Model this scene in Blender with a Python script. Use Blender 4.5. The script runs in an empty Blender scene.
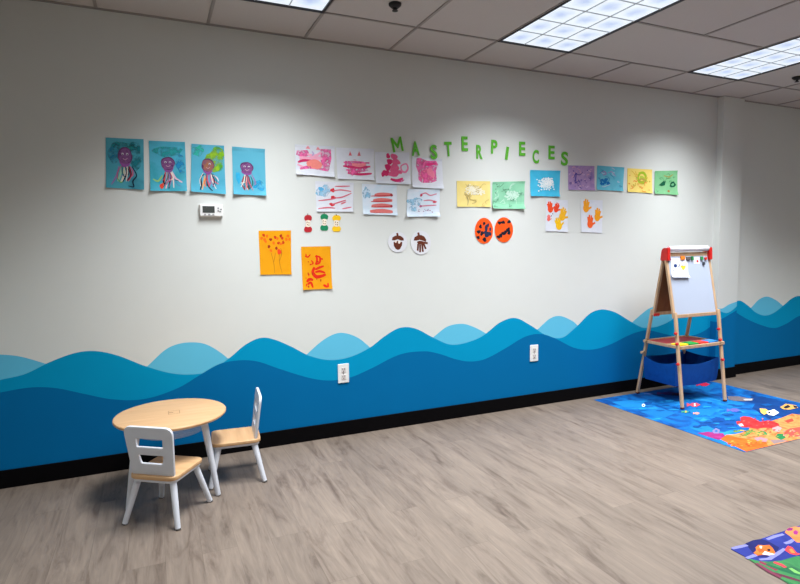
import bpy, bmesh, math, random
from mathutils import Vector, Matrix
R = math.radians
SC = bpy.context.scene
COL = SC.collection

# ------------------------------------------------------------------ camera solution (metres, photo taken as 800x584)
F, CX, CY = 557.068, 400.0, 286.347
YAW, PITCH, ROLL = 0.417776, 0.0785808, -0.00921645
D, H, CH = 3.743177, 2.732391, 1.378587
CAM = Vector((0, -D, CH))
FW = Vector((math.sin(YAW)*math.cos(PITCH), math.cos(YAW)*math.cos(PITCH), -math.sin(PITCH)))
_rt = Vector((math.cos(YAW), -math.sin(YAW), 0)); _up = _rt.cross(FW)
RT = _rt*math.cos(ROLL)+_up*math.sin(ROLL)
UP = -_rt*math.sin(ROLL)+_up*math.cos(ROLL)
def ray(x, y): return FW + RT*((x-CX)/F) - UP*((y-CY)/F)
def on_wall(x, y, Y=0.0):
    d = ray(x, y); return CAM + d*((Y-CAM.y)/d.y)
def on_floor(x, y, z=0.0):
    d = ray(x, y); return CAM + d*((z-CAM.z)/d.z)

cam_d = bpy.data.cameras.new('camera'); cam = bpy.data.objects.new('camera', cam_d); COL.objects.link(cam)
cam_d.sensor_fit = 'HORIZONTAL'; cam_d.sensor_width = 36; cam_d.lens = F/800*36
cam_d.shift_y = -(292-CY)/800
cam_d.clip_start = 0.05
m = Matrix((RT, UP, -FW)).transposed().to_4x4(); m.translation = CAM
cam.matrix_world = m
SC.camera = cam
SC.view_settings.view_transform = 'Standard'; SC.view_settings.look = 'None'
SC.view_settings.gamma = 1; SC.view_settings.use_curve_mapping = False
SC.view_settings.exposure = 0.0

# ------------------------------------------------------------------ materials
def lin(c):
    return tuple((v/255/12.92 if v/255 <= .04045 else ((v/255+.055)/1.055)**2.4) for v in c)
_M = {}
def mat(name, rgb, rough=.6, var=.06, scale=30, metal=0, spec=.4, bump=0, stretch=(1,1,1), emit=0):
    """plain coloured surface with slight procedural variation"""
    key = (name, rgb, rough, var, scale)
    if key in _M: return _M[key]
    mt = bpy.data.materials.new(name); mt.use_nodes = True
    nt = mt.node_tree; b = nt.nodes['Principled BSDF']
    c = lin(rgb)
    tc = nt.nodes.new('ShaderNodeTexCoord'); mp = nt.nodes.new('ShaderNodeMapping')
    mp.inputs['Scale'].default_value = stretch
    nt.links.new(tc.outputs['Object'], mp.inputs['Vector'])
    nz = nt.nodes.new('ShaderNodeTexNoise'); nz.inputs['Scale'].default_value = scale; nz.inputs['Detail'].default_value = 4
    nt.links.new(mp.outputs['Vector'], nz.inputs['Vector'])
    mx = nt.nodes.new('ShaderNodeMix'); mx.data_type = 'RGBA'
    mx.inputs['A'].default_value = (*[max(0, v*(1-var*1.5)) for v in c], 1)
    mx.inputs['B'].default_value = (*[min(1, v*(1+var*1.5)) for v in c], 1)
    nt.links.new(nz.outputs['Fac'], mx.inputs['Factor'])
    nt.links.new(mx.outputs['Result'], b.inputs['Base Color'])
    b.inputs['Roughness'].default_value = rough; b.inputs['Metallic'].default_value = metal
    b.inputs['Specular IOR Level'].default_value = spec
    if bump:
        bp = nt.nodes.new('ShaderNodeBump'); bp.inputs['Strength'].default_value = bump; bp.inputs['Distance'].default_value = .002
        nt.links.new(nz.outputs['Fac'], bp.inputs['Height']); nt.links.new(bp.outputs['Normal'], b.inputs['Normal'])
    _M[key] = mt
    return mt

def wash(name, cols, scale=9, rough=.85, seed=0.0, alpha=1):
    """watercolour wash: patches of several colours mixed by noise"""
    mt = bpy.data.materials.new(name); mt.use_nodes = True
    nt = mt.node_tree; b = nt.nodes['Principled BSDF']
    tc = nt.nodes.new('ShaderNodeTexCoord'); mp = nt.nodes.new('ShaderNodeMapping')
    mp.inputs['Location'].default_value = (seed, seed*1.7, seed*.6)
    nt.links.new(tc.outputs['Object'], mp.inputs['Vector'])
    nz = nt.nodes.new('ShaderNodeTexNoise'); nz.inputs['Scale'].default_value = scale; nz.inputs['Detail'].default_value = 5
    nz.inputs['Distortion'].default_value = .6
    nt.links.new(mp.outputs['Vector'], nz.inputs['Vector'])
    rp = nt.nodes.new('ShaderNodeValToRGB'); e = rp.color_ramp.elements
    n = len(cols)
    while len(e) < n: e.new(.5)
    for i, c in enumerate(cols):
        e[i].position = .3 + .4*i/max(1, n-1); e[i].color = (*lin(c), 1)
    nt.links.new(nz.outputs['Fac'], rp.inputs['Fac']); nt.links.new(rp.outputs['Color'], b.inputs['Base Color'])
    b.inputs['Roughness'].default_value = rough; b.inputs['Specular IOR Level'].default_value = .2
    if alpha < 1:      # thin, uneven watercolour: the paper shows through
        n2 = nt.nodes.new('ShaderNodeTexNoise'); n2.inputs['Scale'].default_value = 28; n2.inputs['Detail'].default_value = 4
        nt.links.new(mp.outputs['Vector'], n2.inputs['Vector'])
        mr = nt.nodes.new('ShaderNodeMapRange'); mr.inputs['From Min'].default_value = .38; mr.inputs['From Max'].default_value = .62
        mr.inputs['To Min'].default_value = max(0, alpha-.45); mr.inputs['To Max'].default_value = min(1, alpha+.3)
        nt.links.new(n2.outputs['Fac'], mr.inputs['Value']); nt.links.new(mr.outputs[0], b.inputs['Alpha'])
    return mt

def wood(name, c1, c2, rough=.45, axis=1, scale=6):
    mt = bpy.data.materials.new(name); mt.use_nodes = True
    nt = mt.node_tree; b = nt.nodes['Principled BSDF']
    tc = nt.nodes.new('ShaderNodeTexCoord'); mp = nt.nodes.new('ShaderNodeMapping')
    s = [scale*6]*3; s[axis] = scale*.5; mp.inputs['Scale'].default_value = s
    nt.links.new(tc.outputs['Object'], mp.inputs['Vector'])
    nz = nt.nodes.new('ShaderNodeTexNoise'); nz.inputs['Scale'].default_value = 1.5; nz.inputs['Detail'].default_value = 6
    nt.links.new(mp.outputs['Vector'], nz.inputs['Vector'])
    rp = nt.nodes.new('ShaderNodeValToRGB'); e = rp.color_ramp.elements
    e[0].position = .3; e[0].color = (*lin(c1), 1); e[1].position = .7; e[1].color = (*lin(c2), 1)
    nt.links.new(nz.outputs['Fac'], rp.inputs['Fac']); nt.links.new(rp.outputs['Color'], b.inputs['Base Color'])
    b.inputs['Roughness'].default_value = rough; b.inputs['Specular IOR Level'].default_value = .35
    return mt

def floor_material():
    mt = bpy.data.materials.new('vinyl_planks'); mt.use_nodes = True
    nt = mt.node_tree; b = nt.nodes['Principled BSDF']; L = nt.links.new
    tc = nt.nodes.new('ShaderNodeTexCoord')
    sp = nt.nodes.new('ShaderNodeSeparateXYZ'); L(tc.outputs['Object'], sp.inputs[0])
    cb = nt.nodes.new('ShaderNodeCombineXYZ'); L(sp.outputs['Y'], cb.inputs['X']); L(sp.outputs['X'], cb.inputs['Y'])
    br = nt.nodes.new('ShaderNodeTexBrick'); L(cb.outputs[0], br.inputs['Vector'])
    br.offset = .37; br.offset_frequency = 2; br.squash = 1
    br.inputs['Scale'].default_value = 1; br.inputs['Brick Width'].default_value = 1.2; br.inputs['Row Height'].default_value = .152
    br.inputs['Mortar Size'].default_value = .0012; br.inputs['Mortar Smooth'].default_value = .3; br.inputs['Bias'].default_value = 0
    br.inputs['Color1'].default_value = (0, 0, 0, 1); br.inputs['Color2'].default_value = (1, 1, 1, 1); br.inputs['Mortar'].default_value = (.5, .5, .5, 1)
    # grain shifted per plank
    ad = nt.nodes.new('ShaderNodeVectorMath'); ad.operation = 'MULTIPLY_ADD'
    L(br.outputs['Color'], ad.inputs[0]); ad.inputs[1].default_value = (3.7, 9.1, 5.3); L(tc.outputs['Object'], ad.inputs[2])
    mp = nt.nodes.new('ShaderNodeMapping'); mp.inputs['Scale'].default_value = (15, 2.2, 1); L(ad.outputs[0], mp.inputs['Vector'])
    n1 = nt.nodes.new('ShaderNodeTexNoise'); n1.inputs['Scale'].default_value = 1.0; n1.inputs['Detail'].default_value = 7; n1.inputs['Roughness'].default_value = .66; n1.inputs['Distortion'].default_value = 1.1
    L(mp.outputs[0], n1.inputs['Vector'])
    rp = nt.nodes.new('ShaderNodeValToRGB'); e = rp.color_ramp.elements
    e[0].position = .26; e[0].color = (*lin(FLOOR_C[0]), 1); e[1].position = .74; e[1].color = (*lin(FLOOR_C[2]), 1)
    k = e.new(.47); k.color = (*lin(FLOOR_C[1]), 1)
    L(n1.outputs['Fac'], rp.inputs['Fac'])
    mp2 = nt.nodes.new('ShaderNodeMapping'); mp2.inputs['Scale'].default_value = (120, 7.0, 1); L(ad.outputs[0], mp2.inputs['Vector'])
    n2 = nt.nodes.new('ShaderNodeTexNoise'); n2.inputs['Scale'].default_value = 1; n2.inputs['Detail'].default_value = 5
    L(mp2.outputs[0], n2.inputs['Vector'])
    mr = nt.nodes.new('ShaderNodeMapRange'); mr.inputs['From Min'].default_value = .3; mr.inputs['From Max'].default_value = .7
    mr.inputs['To Min'].default_value = .9; mr.inputs['To Max'].default_value = 1.07; L(n2.outputs['Fac'], mr.inputs['Value'])
    tone = nt.nodes.new('ShaderNodeMapRange'); tone.inputs['To Min'].default_value = .9; tone.inputs['To Max'].default_value = 1.07; L(br.outputs['Color'], tone.inputs['Value'])
    m1 = nt.nodes.new('ShaderNodeMath'); m1.operation = 'MULTIPLY'; L(mr.outputs[0], m1.inputs[0]); L(tone.outputs[0], m1.inputs[1])
    seam = nt.nodes.new('ShaderNodeMapRange'); seam.inputs['To Min'].default_value = 1; seam.inputs['To Max'].default_value = .78; L(br.outputs['Fac'], seam.inputs['Value'])
    m2 = nt.nodes.new('ShaderNodeMath'); m2.operation = 'MULTIPLY'; L(m1.outputs[0], m2.inputs[0]); L(seam.outputs[0], m2.inputs[1])
    vm = nt.nodes.new('ShaderNodeVectorMath'); vm.operation = 'SCALE'; L(rp.outputs['Color'], vm.inputs[0]); L(m2.outputs[0], vm.inputs['Scale'])
    L(vm.outputs[0], b.inputs['Base Color'])
    b.inputs['Roughness'].default_value = .42; b.inputs['Specular IOR Level'].default_value = .35
    return mt
FLOOR_C = [(84,70,60), (119,106,95), (135,121,108)]

WALLC = (213,216,212)
M_wall = mat('wall_paint', WALLC, .75, .012, 8, spec=.25)
M_dark = mat('mural_deep_blue', (0,104,160), .85, .02, 5, spec=.08)
M_main = mat('mural_mid_blue', (0,146,192), .85, .02, 5, spec=.08)
M_light = mat('mural_pale_blue', (96,188,220), .85, .02, 5, spec=.08)
M_base = mat('black_rubber', (5,4,6), .7, .1, 20, spec=.08)
M_ceil = mat('ceiling_tile', (194,188,184), .9, .05, 160, spec=.1)
M_grid = mat('ceiling_tbar', (150,144,139), .6, .03, 10)
M_black = mat('black_metal', (18,17,18), .5, .1, 40)
M_gap = mat('trim_shadow_gap', (32,30,36), .5, .1, 40)  # light frame border, its shadow gap put into the dark colour
M_white = mat('white_paint', (214,217,225), .35, .02, 20, spec=.5)
M_plastic = mat('white_plastic', (232,232,230), .4, .02, 20)
M_birch = wood('light_birch', (194,152,108), (209,169,124), .4, 0, 5)
M_pine = wood('easel_pine', (184,150,116), (202,170,136), .5, 2, 5)
M_hard = wood('brown_hardboard', (112,66,32), (128,80,42), .6, 2, 5)
M_red = mat('red_plastic', (205,28,22), .35, .04, 20, spec=.5)

# ------------------------------------------------------------------ mesh helpers
def obj(name, bm, mats, parent=None, smooth=False, recalc=True, origin=None):
    """link the bmesh (world coordinates) as one object; origin / parent location is subtracted"""
    me = bpy.data.meshes.new(name)
    if recalc: bmesh.ops.recalc_face_normals(bm, faces=bm.faces)
    bm.to_mesh(me); bm.free()
    if smooth:
        for p in me.polygons: p.use_smooth = True
    for mm in (mats if isinstance(mats, (list, tuple)) else [mats]): me.materials.append(mm)
    o = bpy.data.objects.new(name, me); COL.objects.link(o)
    if parent:
        o.parent = parent
        w = Vector((0, 0, 0)); q = parent
        while q: w += q.location; q = q.parent
        me.transform(Matrix.Translation(-w))
    elif origin is not None:
        me.transform(Matrix.Translation(-Vector(origin))); o.location = origin
    return o
def tag(o, label, cat, group=None):
    o['label'] = label; o['category'] = cat
    if group: o['group'] = group
    return o
def struct(o): o['kind'] = 'structure'; return o
def thing(name, label, cat, loc, group=None):
    o = bpy.data.objects.new(name, None); COL.objects.link(o); o.location = loc
    o.empty_display_size = .1
    return tag(o, label, cat, group)

def box(bm, c, s, rot=None, bevel=0, mi=0, seg=2):
    r = bmesh.ops.create_cube(bm, size=1)
    vs = r['verts']
    bmesh.ops.scale(bm, vec=s, verts=vs)
    if bevel:
        es = list({e for v in vs for e in v.link_edges})
        rr = bmesh.ops.bevel(bm, geom=es, offset=bevel, segments=seg, affect='EDGES', profile=.5)
        vs = list({v for f in rr['faces'] for v in f.verts} | {v for v in vs if v.is_valid})
    if rot is not None: bmesh.ops.rotate(bm, cent=(0, 0, 0), matrix=rot, verts=vs)
    bmesh.ops.translate(bm, vec=c, verts=vs)
    if mi:
        for f in {f for v in vs for f in v.link_faces}: f.material_index = mi
    return vs
def rod(bm, p0, p1, r0, r1=None, seg=20, mi=0, rings=None):
    p0 = Vector(p0); p1 = Vector(p1); r1 = r0 if r1 is None else r1
    d = p1-p0; q = Vector((0, 0, 1)).rotation_difference(d.normalized()).to_matrix()
    prof = rings or [(0, r0), (1, r1)]
    loops = []
    for t, r in prof:
        loops.append([bm.verts.new(p0+d*t+q@Vector((r*math.cos(2*math.pi*i/seg), r*math.sin(2*math.pi*i/seg), 0))) for i in range(seg)])
    for a, b in zip(loops, loops[1:]):
        for i in range(seg):
            f = bm.faces.new((a[i], a[(i+1) % seg], b[(i+1) % seg], b[i])); f.material_index = mi; f.smooth = True
    f = bm.faces.new(loops[0][::-1]); f.material_index = mi
    f = bm.faces.new(loops[-1]); f.material_index = mi
def bar(bm, p0, p1, w, t, side, bevel=.002, mi=0):
    """rectangular bar from p0 to p1; w measured along side, t along the third axis"""
    p0 = Vector(p0); p1 = Vector(p1); z = (p1-p0).normalized(); x = Vector(side); x = (x-z*x.dot(z)).normalized(); y = z.cross(x)
    rot = Matrix((x, y, z)).transposed()
    return box(bm, (p0+p1)/2, (w, t, (p1-p0).length), rot, bevel, mi)
def rrect(w0, w1, h, r, n=6):
    """rounded trapezoid, bottom width w0, top width w1, from y=0 to h"""
    P = [(-w0/2, 0), (w0/2, 0), (w1/2, h), (-w1/2, h)]
    rr = r if isinstance(r, (list, tuple)) else [r]*4
    out = []
    for i in range(4):
        p = Vector(P[i]); a = (Vector(P[i-1])-p).normalized(); b = (Vector(P[(i+1) % 4])-p).normalized()
        s = p+a*rr[i]; e = p+b*rr[i]
        for k in range(n+1):
            t = k/n; out.append(((s*(1-t)+p*t)*(1-t)+(p*(1-t)+e*t)*t))
    return out
def curve_mesh(name, splines, extrude, bevel):
    cu = bpy.data.curves.new(name, 'CURVE'); cu.dimensions = '2D'; cu.fill_mode = 'BOTH'
    cu.extrude = extrude; cu.bevel_depth = bevel; cu.bevel_resolution = 2
    for pts in splines:
        s = cu.splines.new('POLY'); s.points.add(len(pts)-1); s.use_cyclic_u = True
        for i, p in enumerate(pts): s.points[i].co = (p[0], p[1], 0, 1)
    o = bpy.data.objects.new(name, cu); COL.objects.link(o)
    bpy.context.view_layer.update()
    dg = bpy.context.evaluated_depsgraph_get()
    me = bpy.data.meshes.new_from_object(o.evaluated_get(dg))
    bpy.data.objects.remove(o); bpy.data.curves.remove(cu)
    return me

def curve_fn(pts):
    """smooth monotone-x interpolation (Catmull-Rom tangents) through (x, y) points"""
    pts = sorted(pts); n = len(pts)
    ms = []
    for i in range(n):
        a = pts[max(0, i-1)]; b = pts[min(n-1, i+1)]
        ms.append((b[1]-a[1])/(b[0]-a[0]))
    def f(x):
        if x <= pts[0][0]: return pts[0][1]
        if x >= pts[-1][0]: return pts[-1][1]
        for i in range(n-1):
            if x <= pts[i+1][0]:
                h = pts[i+1][0]-pts[i][0]; t = (x-pts[i][0])/h
                return ((2*t**3-3*t*t+1)*pts[i][1]+(t**3-2*t*t+t)*h*ms[i]+(-2*t**3+3*t*t)*pts[i+1][1]+(t**3-t*t)*h*ms[i+1])
    return f

# ------------------------------------------------------------------ the room
X0, X1, YF = -1.0, 7.4, -6.6
CX0, CX1, CYF = 5.01, 5.30, -.065            # the wall column
main_px = [(-40,392),(0,380),(25,374),(50,362),(75,353),(95,351),(117.5,355.5),(145,366),(170,373),(190,374.5),(210,371),(230,357.5),(245,345),(260,338),(272.5,339),(290,346),(310,356),(330,360),(350,357),(370,347.5),(385,336),(400,327.8),(415,328.5),(435,338.5),(450,344.5),(465,343),(482.5,336),(500,322.5),(515,318),(530,325),(547.5,336),(562.5,337.5),(575,328),(590,313.5),(600.3,309.6),(609,310.3),(617.4,313.4),(627.7,319.7),(636.2,324.8),(643,327.7),(651.6,327.6),(660,325.7),(670,321),(682,312),(692,305),(702,304),(712,307),(722,311)]
main_r = [(736,301),(741,300.9),(749,306.5),(755.6,312.3),(764.5,315.5),(773.5,313),(784.6,304.5),(791,299),(798,296),(812,298),(830,304)]
dark_px = [(-40,400),(0,392.5),(30,387.5),(55,388),(85,394),(110,399),(135,400),(155,396.5),(180,387),(200,375),(220,364),(240,360.3),(257.5,361.5),(280,369),(310,378),(330,380.5),(350,377.5),(370,369),(400,354.5),(425,351.3),(440,354),(455,359),(470,361.5),(485,359),(505,348.5),(525,336.8),(540,334),(555,338.5),(575,348),(592.5,349.5),(610,344.5),(629.4,335),(641.4,331),(650,330.5),(665,334),(680,337),(700,333),(717,322)]
dark_r = [(736,312.5),(746.7,318.8),(760,324.6),(774.6,328),(786.8,323.4),(798,316.5),(815,312),(835,312)]
bumps = [[(-30,354),(0,354.5),(20,356.5),(45,363.5),(55,367)],
         [(140,372),(147.5,366),(165,350),(178,344),(192.5,342.3),(205,344),(216,349.5),(227.5,358),(233,364)],
         [(298,362),(305,356),(320,342.5),(332,335),(342.5,332.8),(357.5,337.5),(369,346.5),(376,354)],
         [(428,342),(436,335),(447.5,326.5),(462.5,323.8),(475,327.5),(486,333.5),(492,338)],
         [(532,334),(538,329),(550,318.5),(560,316),(572.5,321),(577,325),(583,332)],
         [(628,326),(634.5,320.2),(641,314.5),(649,308.6),(660,305.5),(670,309),(678,318),(684,326)]]
bumps_r = [[(747,312),(753,305.6),(759,299.5),(766.8,296.6),(775.7,300),(782,305),(788,311)]]
def wpts(pp, Y=0.0): return [(p.x, p.z) for p in (on_wall(*q, Y) for q in pp)]
def mural(bm, xs, mainf, darkf, lights, y, flip=False):
    rows = []
    for x in xs:
        d = darkf(x); mz = max(mainf(x), d+.002); l = mz
        for f, a, b in lights:
            if a <= x <= b: l = max(l, f(x))
        rows.append([bm.verts.new((x, y, z)) for z in (0, d, mz, l, H)])
    for a, b in zip(rows, rows[1:]):
        for k in range(4):
            if (a[k].co-a[k+1].co).length < 1e-6 and (b[k].co-b[k+1].co).length < 1e-6: continue
            f = bm.faces.new((a[k], b[k], b[k+1], a[k+1])); f.material_index = k
MURAL = [M_dark, M_main, M_light, M_wall]
def lightset(bl, Y=0.0):
    out = []
    for b in bl:
        w = wpts(b, Y); out.append((curve_fn(w), w[0][0], w[-1][0]))
    return out
bm = bmesh.new()
xs = [X0+(CX0-X0)*i/700 for i in range(701)]
mural(bm, xs, curve_fn(wpts(main_px)), curve_fn(wpts(dark_px)), lightset(bumps), 0)
xs = [CX1+(X1-CX1)*i/200 for i in range(201)]
mural(bm, xs, curve_fn(wpts(main_r)), curve_fn(wpts(dark_r)), lightset(bumps_r), 0)
bmesh.ops.dissolve_degenerate(bm, dist=1e-7, edges=bm.edges)
struct(obj('wall_back', bm, MURAL, recalc=False))
# column on the wall
bm = bmesh.new()
mcol = curve_fn(wpts([(712,308),(717,309.5),(722,312),(727,313),(732,310.5),(737,306)], CYF)); dcol = curve_fn(wpts([(712,325),(717,321.5),(727,316),(737,310)], CYF))
lcol = lightset([[(712,304),(717,307.5),(722,308.5),(729,304.5),(737,301.5)]], CYF)
mural(bm, [CX0+(CX1-CX0)*i/40 for i in range(41)], mcol, dcol, lcol, CYF)
for x in (CX0, CX1):
    zs = [0, dcol(x), mcol(x), max(mcol(x), lcol[0][0](x)), H]
    for k in range(4):
        if zs[k+1]-zs[k] < 1e-4: continue
        q = [(x, 0, zs[k]), (x, CYF, zs[k]), (x, CYF, zs[k+1]), (x, 0, zs[k+1])]
        f = bm.faces.new([bm.verts.new(p) for p in (q if x == CX0 else q[::-1])]); f.material_index = k
struct(obj('wall_column', bm, MURAL, recalc=False))
# other walls (the room closes behind the camera)
for nm, a, b in (('wall_left', (X0, YF), (X0, 0)), ('wall_right', (X1, 0), (X1, YF)), ('wall_front', (X1, YF), (X0, YF))):
    bm = bmesh.new()
    bm.faces.new([bm.verts.new(p) for p in ((*a, 0), (*b, 0), (*b, H), (*a, H))])
    struct(obj(nm, bm, M_wall, recalc=False))
bm = bmesh.new(); box(bm, ((X0+X1)/2, YF/2, -.05), (X1-X0, -YF, .1))
struct(obj('floor', bm, floor_material()))
bm = bmesh.new(); box(bm, ((CX0+X0)/2, -.006, .0525), (CX0-X0, .012, .105), bevel=.003); box(bm, ((CX1+X1)/2, -.006, .0525), (X1-CX1, .012, .105), bevel=.003)
struct(obj('baseboard_back', bm, M_base))
bm = bmesh.new(); box(bm, ((CX0+CX1)/2, CYF/2-.006, .0525), (CX1-CX0+.024, -CYF+.012, .105), bevel=.003)
struct(obj('baseboard_column', bm, M_base))

# ceiling: tiles with holes for the troffers, T-bars on the grid
T = .61; S0 = .372808; DR = .453956
def gx(k): return S0+k*T
troffers = [(0, 0), (3, 0), (6, 0), (9, 2), (0, 4), (3, 4), (6, 4)]   # column, half-tile row; last four unseen, added to light floor and right wall
def gy(r): return -DR-r*T
bm = bmesh.new()
holes = {(k, r+d) for k, r in troffers for d in (0, 1)}
ks = range(-4, 13); rs = range(-1, 11)
for k in ks:
    xa, xb = max(X0, gx(k)), min(X1, gx(k+1))
    if xb <= xa: continue
    for r in rs:
        ya, yb = (0 if r < 0 else gy(r)), max(YF, gy(r+1))
        if (k, r) in holes or yb >= ya: continue
        bm.faces.new([bm.verts.new(p) for p in ((xa, ya, H+.006), (xa, yb, H+.006), (xb, yb, H+.006), (xb, ya, H+.006))])
struct(obj('ceiling', bm, M_ceil, recalc=False))
bm = bmesh.new()
TB = .018
def tbx(xa, xb, y): box(bm, ((xa+xb)/2, y, H+.004), (xb-xa, TB, .006))
def tby(x, ya, yb): box(bm, (x, (ya+yb)/2, H+.0038), (TB, abs(yb-ya), .0056))
tbx(X0, X1, -.009); tbx(X0, X1, gy(0))
for k in range(-3, 12): tby(gx(k), 0, gy(0))
for r in (2, 4, 6, 8, 10): tbx(X0, X1, gy(r))
for c in range(-1, 4):
    for k in (3*c, 3*c+1):
        if X0 < gx(k) < X1: tby(gx(k), gy(0), YF)
    if c == 1:
        tbx(gx(4), gx(6), gy(1)); tby(gx(5), gy(1), gy(2))
    elif X0 < gx(3*c+2) < X1: tby(gx(3*c+2), gy(0), gy(2))
    if X0 < gx(3*c+2) < X1: tby(gx(3*c+2), gy(2), YF)
struct(obj('ceiling_grid', bm, M_grid))

# troffers
LIGHT_C = (.93, .965, 1.0)
md = bpy.data.materials.new('lit_diffuser'); md.use_nodes = True
nt = md.node_tree; b = nt.nodes['Principled BSDF']; b.inputs['Base Color'].default_value = (.8, .8, .8, 1)
tc = nt.nodes.new('ShaderNodeTexCoord'); mp = nt.nodes.new('ShaderNodeMapping')
CELLX, CELLY = (T-.028)/3, (2*T-.028)/6
mp.inputs['Scale'].default_value = (1/CELLX, 1/CELLY, 0); mp.inputs['Location'].default_value = (.5, 0, 0)
nt.links.new(tc.outputs['Object'], mp.inputs['Vector'])
fr = nt.nodes.new('ShaderNodeVectorMath'); fr.operation = 'FRACTION'; nt.links.new(mp.outputs[0], fr.inputs[0])
nz = nt.nodes.new('ShaderNodeTexNoise'); nz.inputs['Scale'].default_value = 18; nt.links.new(tc.outputs['Object'], nz.inputs['Vector'])
ds = nt.nodes.new('ShaderNodeVectorMath'); ds.operation = 'DISTANCE'; nt.links.new(fr.outputs[0], ds.inputs[0]); ds.inputs[1].default_value = (.5, .5, 0)
ad = nt.nodes.new('ShaderNodeMath'); ad.operation = 'MULTIPLY_ADD'; nt.links.new(nz.outputs['Fac'], ad.inputs[0]); ad.inputs[1].default_value = .35; nt.links.new(ds.outputs['Value'], ad.inputs[2])
rp = nt.nodes.new('ShaderNodeValToRGB'); e = rp.color_ramp.elements
e[0].position = .2; e[0].color = (.50, .61, .86, 1); e[1].position = .62; e[1].color = (.84, .92, 1, 1)
nt.links.new(ad.outputs[0], rp.inputs['Fac']); nt.links.new(rp.outputs['Color'], b.inputs['Emission Color'])
b.inputs['Emission Strength'].default_value = 1.0; b.inputs['Base Color'].default_value = (.12, .12, .12, 1); b.inputs['Roughness'].default_value = .5
M_louv = mat('louver_aluminium', (200,206,212), .4, .03, 30)
LIGHT_W = 49
lbl = {(0,0): 'fluorescent ceiling light above the four octopus paintings, cut by the top edge', (3,0): 'large lit ceiling light panel above the word on the wall', (6,0): 'lit ceiling light panel above the children\'s easel, at the right edge'}
def make_troffer(k, r):
    xa, xb, ya, yb = gx(k), gx(k+1), gy(r), gy(r+2)
    t = thing('ceiling_light', lbl.get((k, r), 'lit rectangular ceiling light with louvers, added to light the room, outside the photo'), 'ceiling light', ((xa+xb)/2, (ya+yb)/2, H), 'fluorescent ceiling lights')
    bm = bmesh.new(); w = .014
    for c, q in ((((xa+w/2), (ya+yb)/2), (w, ya-yb)), (((xb-w/2), (ya+yb)/2), (w, ya-yb))): box(bm, (*c, H+.015), (*q, .036))
    for y in (ya-w/2, yb+w/2): box(bm, ((xa+xb)/2, y, H+.015), (xb-xa-2*w, w, .036))
    obj('frame', bm, M_gap, t)
    bm = bmesh.new(); box(bm, ((xa+xb)/2, (ya+yb)/2, H+.010), (xb-xa-2*w, ya-yb-2*w, .006))
    obj('diffuser', bm, md, t)
    bm = bmesh.new()
    for i in (1, 2): box(bm, (xa+w+(xb-xa-2*w)*i/3, (ya+yb)/2, H+.0045), (.005, ya-yb-2*w, .005))
    for i in range(1, 6): box(bm, ((xa+xb)/2, ya-w-(ya-yb-2*w)*i/6, H+.0045), (xb-xa-2*w, .005, .005))
    obj('louver', bm, M_louv, t)
    ld = bpy.data.lights.new('ceiling_lamp', 'AREA'); ld.shape = 'RECTANGLE'; ld.size = xb-xa-.06; ld.size_y = ya-yb-.06
    ld.energy = LIGHT_W if r < 4 else 26; ld.color = LIGHT_C; ld.spread = R(112)
    lo = bpy.data.objects.new('ceiling_lamp', ld); COL.objects.link(lo); lo.parent = t; lo.location = (0, 0, -.002)
for k, r in troffers: make_troffer(k, r)

# sprinklers
for (px, py), lab in (((395, 4.5), 'black sprinkler head on the ceiling between two light panels at top'), ((797, 77.5), 'black sprinkler head on the ceiling beside the far right light panel')):
    p = on_floor(px, py, H)
    s = thing('sprinkler_head', lab, 'sprinkler', p, 'ceiling sprinkler heads')
    bm = bmesh.new(); rod(bm, p+Vector((0, 0, .004)), p+Vector((0, 0, -.02)), .036, rings=[(0, .037), (.4, .036), (1, .02)]); obj('escutcheon', bm, M_black, s)
    bm = bmesh.new(); rod(bm, p+Vector((0, 0, -.015)), p+Vector((0, 0, -.032)), .008)
    bar(bm, p+Vector((-.012, 0, -.014)), p+Vector((-.005, 0, -.034)), .004, .004, (0, 1, 0), 0); bar(bm, p+Vector((.012, 0, -.014)), p+Vector((.005, 0, -.034)), .004, .004, (0, 1, 0), 0)
    obj('nozzle', bm, M_black, s)
    bm = bmesh.new(); rod(bm, p+Vector((0, 0, -.033)), p+Vector((0, 0, -.036)), .017); obj('deflector', bm, M_black, s)

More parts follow.
